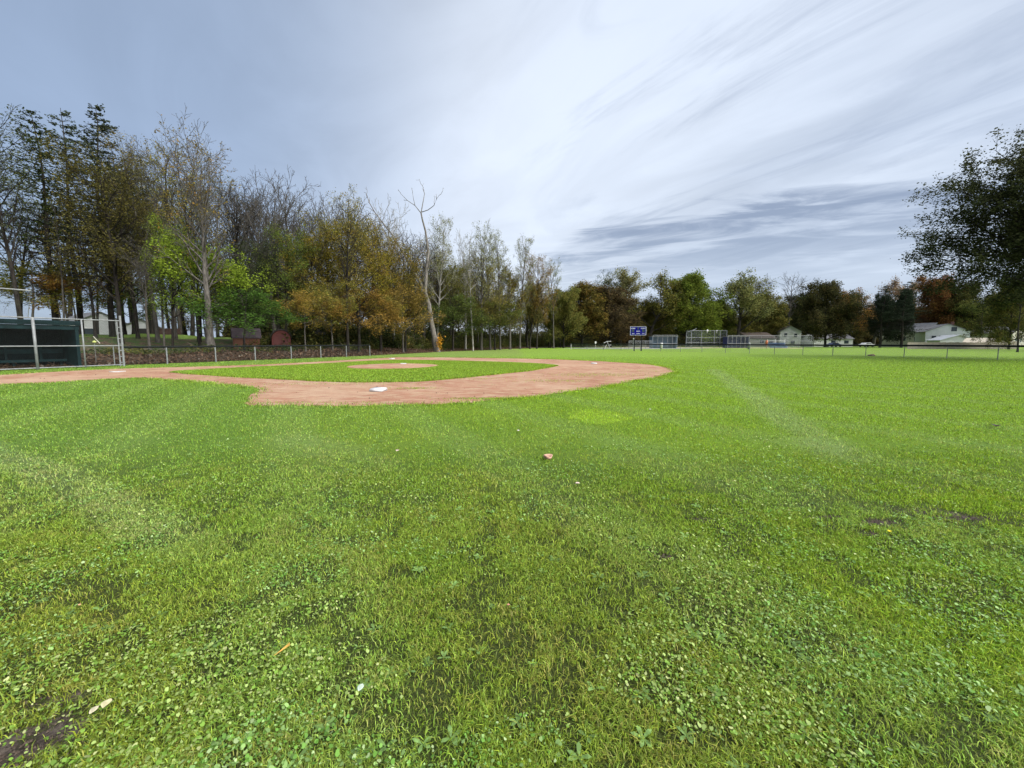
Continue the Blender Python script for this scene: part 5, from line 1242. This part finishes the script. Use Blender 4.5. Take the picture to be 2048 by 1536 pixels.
# ------------------------------------------------------------------ houses
GLASS = plain('window_glass', (0.03, 0.04, 0.05), 0.15, 0.1, 1, spec=0.6)
def gable(name, px, Y, w, dpt, wall_h, roof_h, wallm, roofm, rz, label, z0=None, windows=(), doors=(), cat='house', over=0.35, gambrel=False, chimney=None, py_base=686):
    """gable end faces local -y; w = width of the gable end, dpt = depth"""
    c = at(px, py_base, Y); zb = th(c.x, Y) if z0 is None else z0
    e = empty(name, (c.x, Y, zb), label, cat, rz=rz)
    h = w/2; rh = wall_h+roof_h
    if gambrel == 'arch': prof = [(-h, -0.3), (-h, wall_h)]+[(h*-math.cos(a), wall_h+roof_h*math.sin(a)) for a in [math.pi*k/10 for k in range(1, 10)]]+[(h, wall_h), (h, -0.3)]
    elif gambrel: prof = [(-h, -0.3), (-h, wall_h), (-h*0.72, wall_h+roof_h*0.65), (0, rh), (h*0.72, wall_h+roof_h*0.65), (h, wall_h), (h, -0.3)]
    else: prof = [(-h, -0.3), (-h, wall_h), (0, rh), (h, wall_h), (h, -0.3)]
    MB().prism(prof, 0, dpt).build('wall', wallm, e)
    rp = prof[1:-1]; t_ = 0.12; up = []
    k = (h+over)/h
    outer = [(p[0]*k, p[1]+t_+0.02-(over*roof_h/h*0.9 if i in (0, len(rp)-1) else 0)) for i, p in enumerate(rp)]
    inner = [(p[0]*k, q_[1]-t_) for p, q_ in zip(rp, outer)]
    MB().prism(outer+inner[::-1], -over, dpt+over).build('roof', roofm, e)
    for (side, a, zz, ww, hh) in windows:
        f = empty_part = MB(); g_ = MB()
        if side == 'f': f.box((a-ww/2-0.07, -0.04, zz-0.07), (a+ww/2+0.07, -0.003, zz+hh+0.07)); g_.box((a-ww/2, -0.055, zz), (a+ww/2, -0.042, zz+hh))
        else:
            s = -1 if side == 'l' else 1; xa, xb = sorted((s*(h+0.003), s*(h+0.04))); f.box((xa, a-ww/2-0.07, zz-0.07), (xb, a+ww/2+0.07, zz+hh+0.07))
            xa, xb = sorted((s*(h+0.042), s*(h+0.055))); g_.box((xa, a-ww/2, zz), (xb, a+ww/2, zz+hh))
        fo = f.build('window', M['white'], e); g_.build('pane', GLASS, fo)
    for (side, a, ww, hh, dm) in doors:
        f = MB()
        if side == 'f': f.box((a-ww/2, -0.05, 0), (a+ww/2, -0.003, hh))
        else: s = -1 if side == 'l' else 1; xa, xb = sorted((s*(h+0.003), s*(h+0.05))); f.box((xa, a-ww/2, 0), (xb, a+ww/2, hh))
        f.build('door', dm, e)
    if chimney: MB().box((chimney[0]-0.3, chimney[1], rh-1.0), (chimney[0]+0.3, chimney[1]+0.6, rh+0.8)).build('chimney', plain('chimney_brick', (0.2, 0.1, 0.08)), e)
    return e
SW = mat_siding('white_siding', (0.52, 0.53, 0.54)); SC_ = mat_siding('cream_siding', (0.36, 0.34, 0.29)); SB = mat_siding('pale_blue_siding', (0.52, 0.60, 0.66))
RG = plain('grey_shingles', (0.15, 0.15, 0.16), 0.85, 0.2, 2, bump=0.4); RB = plain('brown_shingles', (0.075, 0.058, 0.050), 0.85, 0.2, 2, bump=0.4); RW = plain('pale_metal_roof', (0.38, 0.40, 0.43), 0.5, 0.1, 2)
RD = plain('dark_shingles', (0.045, 0.042, 0.042), 0.85, 0.2, 2, bump=0.4)
RED = mat_siding('red_boards', (0.13, 0.026, 0.022), 0.3); ORB = mat_siding('orange_brown_boards', (0.14, 0.05, 0.024), 0.3)
BLK = plain('black_door', (0.015, 0.014, 0.014), 0.6); GRY = plain('weathered_wood', (0.23, 0.20, 0.17), 0.9, 0.2, 2, bump=0.3)
# right side
Y = 108
gable('white_house', 1893, Y, 8.6, 9, 4.6, 2.0, SW, RG, math.radians(-33), 'large white gabled house at the right with a dark upstairs window', windows=(('f', 1.2, 4.6, 1.1, 1.2), ('f', -2.6, 2.1, 0.9, 1.3), ('f', -1.2, 2.1, 0.9, 1.3), ('f', 2.6, 1.6, 1.2, 1.0)), doors=(('f', -0.4, 0.8, 2.0, BLK),), chimney=(2.0, 4))
gable('pale_house', 1868, 122, 8, 12, 5.2, 2.4, SC_, RG, math.radians(30), 'cream house partly behind the large white gabled house', windows=(('l', 3, 2.0, 1.2, 1.2), ('f', 0, 2.2, 1.2, 1.2), ('l', 6, 2.0, 1.0, 1.2)))
gable('white_garage', 1917, 100, 6.6, 7, 2.1, 1.3, SW, RW, math.radians(-26), 'low white garage with a pale roof in front of the large white house', windows=(('f', 2.0, 1.0, 1.0, 0.6),), doors=(('f', -2.2, 2.6, 2.0, M['white']),), cat='garage')
gable('garden_shed', 1985, 92, 4.2, 4, 1.5, 1.0, GRY, plain('cream_canvas', (0.50, 0.44, 0.35)), math.radians(30), 'small shed with a cream roof right of the low white garage', cat='shed')
gable('low_house', 1530, 140, 13, 9, 2.9, 2.2, SC_, RB, math.radians(88), 'low cream house with a wide brown roof behind the far sideline fence', windows=(('l', 2, 1.3, 1.4, 1.0), ('l', 5, 1.3, 1.4, 1.0), ('f', 0, 1.2, 1.3, 1.1)))
gable('gabled_house', 1580, 136, 6.2, 9, 5.4, 1.9, SW, RD, math.radians(-24), 'tall white gabled house half hidden by dark branches', windows=(('f', -1.4, 3.6, 0.9, 1.2), ('f', 1.5, 3.4, 0.9, 1.2), ('f', 0.8, 1.0, 1.2, 1.2)))
gable('white_bungalow', 1690, 138, 8, 12, 2.8, 1.6, SW, RG, math.radians(80), 'white bungalow low between the two big dark trees', windows=(('l', 2, 1.1, 1.4, 1.1), ('l', 6, 1.1, 1.4, 1.1)), doors=(('f', 1, 1.0, 2.0, BLK),))
gable('edge_house', 2036, 124, 8, 9, 4.6, 2.0, SC_, RG, math.radians(20), 'pale house behind the green trees at the right edge', windows=(('f', -1.5, 1.6, 1.2, 1.4), ('f', 1.5, 1.6, 1.2, 1.4)))
# left side, up the slope behind the woods
gable('hill_house', 205, 62, 7, 9, 3.0, 2.0, SW, RG, math.radians(62), 'white house on the slope seen between trunks beyond the dugout fence', windows=(('f', -1.5, 1.2, 1.2, 1.2), ('l', 3, 1.2, 1.2, 1.2)))
gable('white_shed', 284, 60, 4.2, 4, 2.2, 1.2, SW, RG, math.radians(44), 'small white shed with a black doorway seen between the left trunks', doors=(('f', 0.1, 1.1, 2.0, BLK),), cat='shed', windows=(('f', 1.6, 1.3, 0.4, 0.5),))
gable('red_shed', 563, 41, 1.75, 2.4, 1.1, 0.95, RED, RD, math.radians(31), 'red shed with an arched front under the olive yellow maple', gambrel='arch', doors=(('f', -0.34, 0.66, 1.6, mat_siding('red_door_boards', (0.11, 0.022, 0.019), 3)), ('f', 0.34, 0.66, 1.6, mat_siding('red_door_boards', (0.11, 0.022, 0.019), 3))), cat='shed', over=0.12)
gable('brown_shed', 466, 40, 1.6, 2.3, 1.1, 0.85, ORB, plain('purple_grey_shingles', (0.07, 0.055, 0.065), 0.9, 0.2, 3, bump=0.4), math.radians(-52), 'orange brown shed with a dark rounded roof right of the tall fence side tree', gambrel=True, cat='shed', over=0.12)
gable('black_shed', 607, 45, 3.0, 3, 1.8, 0.9, plain('tarred_boards', (0.02, 0.016, 0.015)), RD, math.radians(5), 'blackish open shed right of the red arched shed', cat='shed', over=0.15, doors=(('f', 0.2, 1.6, 1.6, BLK),))
def wood_fence():
    Y = 57; a = at(304, 674, Y); b = at(362, 674, Y); m = MB(); n = 26; e = empty('board_fence', (a.x, Y, th(a.x, Y)), 'dark brown board fence right of the white shed in the left woods', 'fence')
    for k in range(n): x = (b.x-a.x)*k/n; m.box((x, 0, 0), (x+0.155, 0.03, 1.7+0.05*math.sin(k*2.1)))
    m.build('boards', plain('brown_boards', (0.07, 0.042, 0.035), 0.9, 0.3, 3), e)
    for zz in (0.4, 1.3): MB().box((0, 0.032, zz), (b.x-a.x, 0.08, zz+0.09)).build('rail', GRY, e)
    # grey wall fence in front of the right houses
    Y = 90; a = at(1815, 688, Y); b = at(2035, 688, Y); e = empty('grey_fence', (a.x, Y, 0), 'long weathered grey board fence in front of the large white house', 'fence'); m = MB(); n = 60; w = (b.x-a.x)/n
    for k in range(n): m.box((w*k, 0, 0), (w*k+w*0.96, 0.03, 1.55+(0.3 if k > 42 else 0)+0.04*math.sin(k*1.7)))
    m.build('boards', GRY, e)
    for zz in (0.4, 1.2): MB().box((0, 0.032, zz), (b.x-a.x, 0.08, zz+0.09)).build('rail', GRY, e)
wood_fence()
def cars():
    def car(px, Y, col, lab, rz):
        c = at(px, 690, Y); e = empty('parked_car', (c.x, Y, 0), lab, 'car', 'cars parked by the far houses', rz=rz)
        pr = [(-2.2, 0.35), (-2.2, 0.85), (-1.9, 0.95), (-1.45, 1.0), (-0.85, 1.42), (0.6, 1.45), (1.25, 1.0), (2.0, 0.88), (2.2, 0.7), (2.2, 0.35)]
        MB().prism(pr, -0.85, 0.85).build('body', plain('car_paint', col, 0.3, 0.05, 1, spec=0.6), e, bevel=0.06)
        MB().prism([(-1.3, 1.02), (-0.82, 1.36), (0.55, 1.38), (1.1, 1.02)], -0.862, 0.862).build('windows', GLASS, e)
        for x in (-1.35, 1.35):
            for y in (-0.8, 0.8): MB().tube([(x, y-0.11, 0.33), (x, y+0.11, 0.33)], 0.33, 14).build('wheel', M['black'], e)
    car(1733, 126, (0.62, 0.63, 0.65), 'white parked car under the big dark conifers', 0.1)
    car(1668, 126, (0.03, 0.05, 0.16), 'dark blue parked car under the large dark domed tree', 0.0)
cars()

# ------------------------------------------------------------------ small things in the grass
def small_things():
    # broken clay cup
    c = ground_pt(1095, 920); n = 14; V = []; Fc = []; r = random.Random(3)
    prof = [(0.0, 0.0), (0.045, 0.0), (0.062, 0.03), (0.066, 0.052), (0.054, 0.053), (0.044, 0.028), (0.0, 0.016)]
    for k, (rr, z) in enumerate(prof):
        for j in range(n):
            a = 2*math.pi*j/n; w = 1+0.10*math.sin(3*a+1)+0.07*math.sin(5*a); V.append((rr*1.1*w*math.cos(a), rr*0.8*w*math.sin(a), z+(0.008*math.sin(2*a+0.5) if 1 < k < 5 else 0)))
    for k in range(len(prof)-1):
        for j in range(n): Fc.append((k*n+j, k*n+(j+1) % n, (k+1)*n+(j+1) % n, (k+1)*n+j))
    o = mesh_np('clay_fragment', V, faces=Fc, mat=plain('pink_clay', (0.50, 0.30, 0.22), 0.8, 0.2, 14, bump=0.5), loc=(c.x, c.y, 0.02), smooth=True); o.rotation_euler = (0.25, 0.1, 0.4); o.scale = (0.85, 0.85, 0.85)
    tag(o, 'hollow pinkish clay fragment lying alone in the middle of the lawn', 'clay fragment')
    def curl(px, py, s, col, lab, name='fallen_leaf', cat='leaf'):
        c = ground_pt(px, py); V = []; Fc = []; m = 6
        for i in range(m+1):
            t = i/m; w = math.sin(math.pi*min(0.97, t*0.95+0.03))*0.38
            for sg in (-1, 0, 1): V.append((s*(t-0.5), s*w*sg, 0.035+s*0.25*abs(sg)*math.sin(t*3)+s*0.25*(t-0.5)**2*2))
        for i in range(m):
            for k in (0, 1): Fc.append((3*i+k, 3*i+k+1, 3*i+k+4, 3*i+k+3))
        o = mesh_np(name, V, faces=Fc, mat=plain(name+'_'+cat, col, 0.7, 0.2, 40), loc=(c.x, c.y, 0), smooth=True); o.rotation_euler = (0, 0, r.random()*6)
        so = o.modifiers.new('s', 'SOLIDIFY'); so.thickness = 0.0015
        tag(o, lab, cat)
    curl(795, 907, 0.06, (0.62, 0.48, 0.40), 'curled pale pink leaf in the grass, left of the clay fragment')
    curl(1155, 974, 0.05, (0.66, 0.52, 0.44), 'curled pale leaf in the grass, below and right of the clay fragment')
    curl(1036, 866, 0.06, (0.60, 0.55, 0.52), 'small whitish leaf in the grass above the clay fragment')
    curl(1992, 857, 0.16, (0.06, 0.045, 0.035), 'dark dead leaf lying in the grass near the right edge')
    curl(1778, 1072, 0.035, (0.75, 0.60, 0.03), 'small bright yellow leaf below the bare soil patch at the right')
    curl(198, 1106, 0.018, (0.60, 0.62, 0.04), 'tiny yellow leaf in the grass at the lower left')
    curl(1017, 1222, 0.018, (0.60, 0.28, 0.20), 'tiny salmon pink leaf in the clover near the bottom')
    curl(215, 1425, 0.045, (0.58, 0.52, 0.30), 'larger one of the dry yellowish leaves beside the soil at the lower left')
    curl(190, 1438, 0.035, (0.55, 0.50, 0.34), 'smaller dry yellowish leaf beside the soil at the lower left')
    curl(722, 1392, 0.035, (0.50, 0.60, 0.48), 'pale green upturned leaf in the clover at the bottom')
    curl(1300, 822, 0.05, (0.70, 0.68, 0.62), 'white speck of a leaf on the bright green patch beyond the clay')
    curl(160, 1222, 0.018, (0.62, 0.35, 0.2), 'small orange leaf in the grass at the left edge')
    c = ground_pt(565, 1315); m = MB()
    for k in range(5): a = 0.75+0.05*k; m.tube([(-0.035*math.cos(a), -0.035*math.sin(a)+0.003*k, 0.03), (0.035*math.cos(a), 0.035*math.sin(a), 0.045+0.002*k)], [0.0012, 0.0008], 4)
    o = m.build('pine_needles', plain('orange_needles', (0.62, 0.33, 0.07)), None); o.location = c; tag(o, 'little bundle of orange pine needles in the near grass', 'pine needles')
    c = ground_pt(1743, 712); bm = bmesh.new(); bmesh.ops.create_icosphere(bm, subdivisions=3, radius=1)
    for v in bm.verts: f = 1+0.35*mnoise.noise(v.co*1.7); v.co = Vector((v.co.x*0.36*f, v.co.y*0.25*f, max(-0.05, v.co.z*0.17*f)))
    me = bpy.data.meshes.new('brush_clump'); bm.to_mesh(me); bm.free(); me.materials.append(plain('brown_clump', (0.20, 0.13, 0.09), 0.9, 0.4, 6, bump=1)); o = bpy.data.objects.new('brown_stone', me); COL.objects.link(o); o.location = (c.x, c.y, 0.05)
    tag(o, 'low brown stone lying at the foot of the outfield fence', 'stone')
small_things()
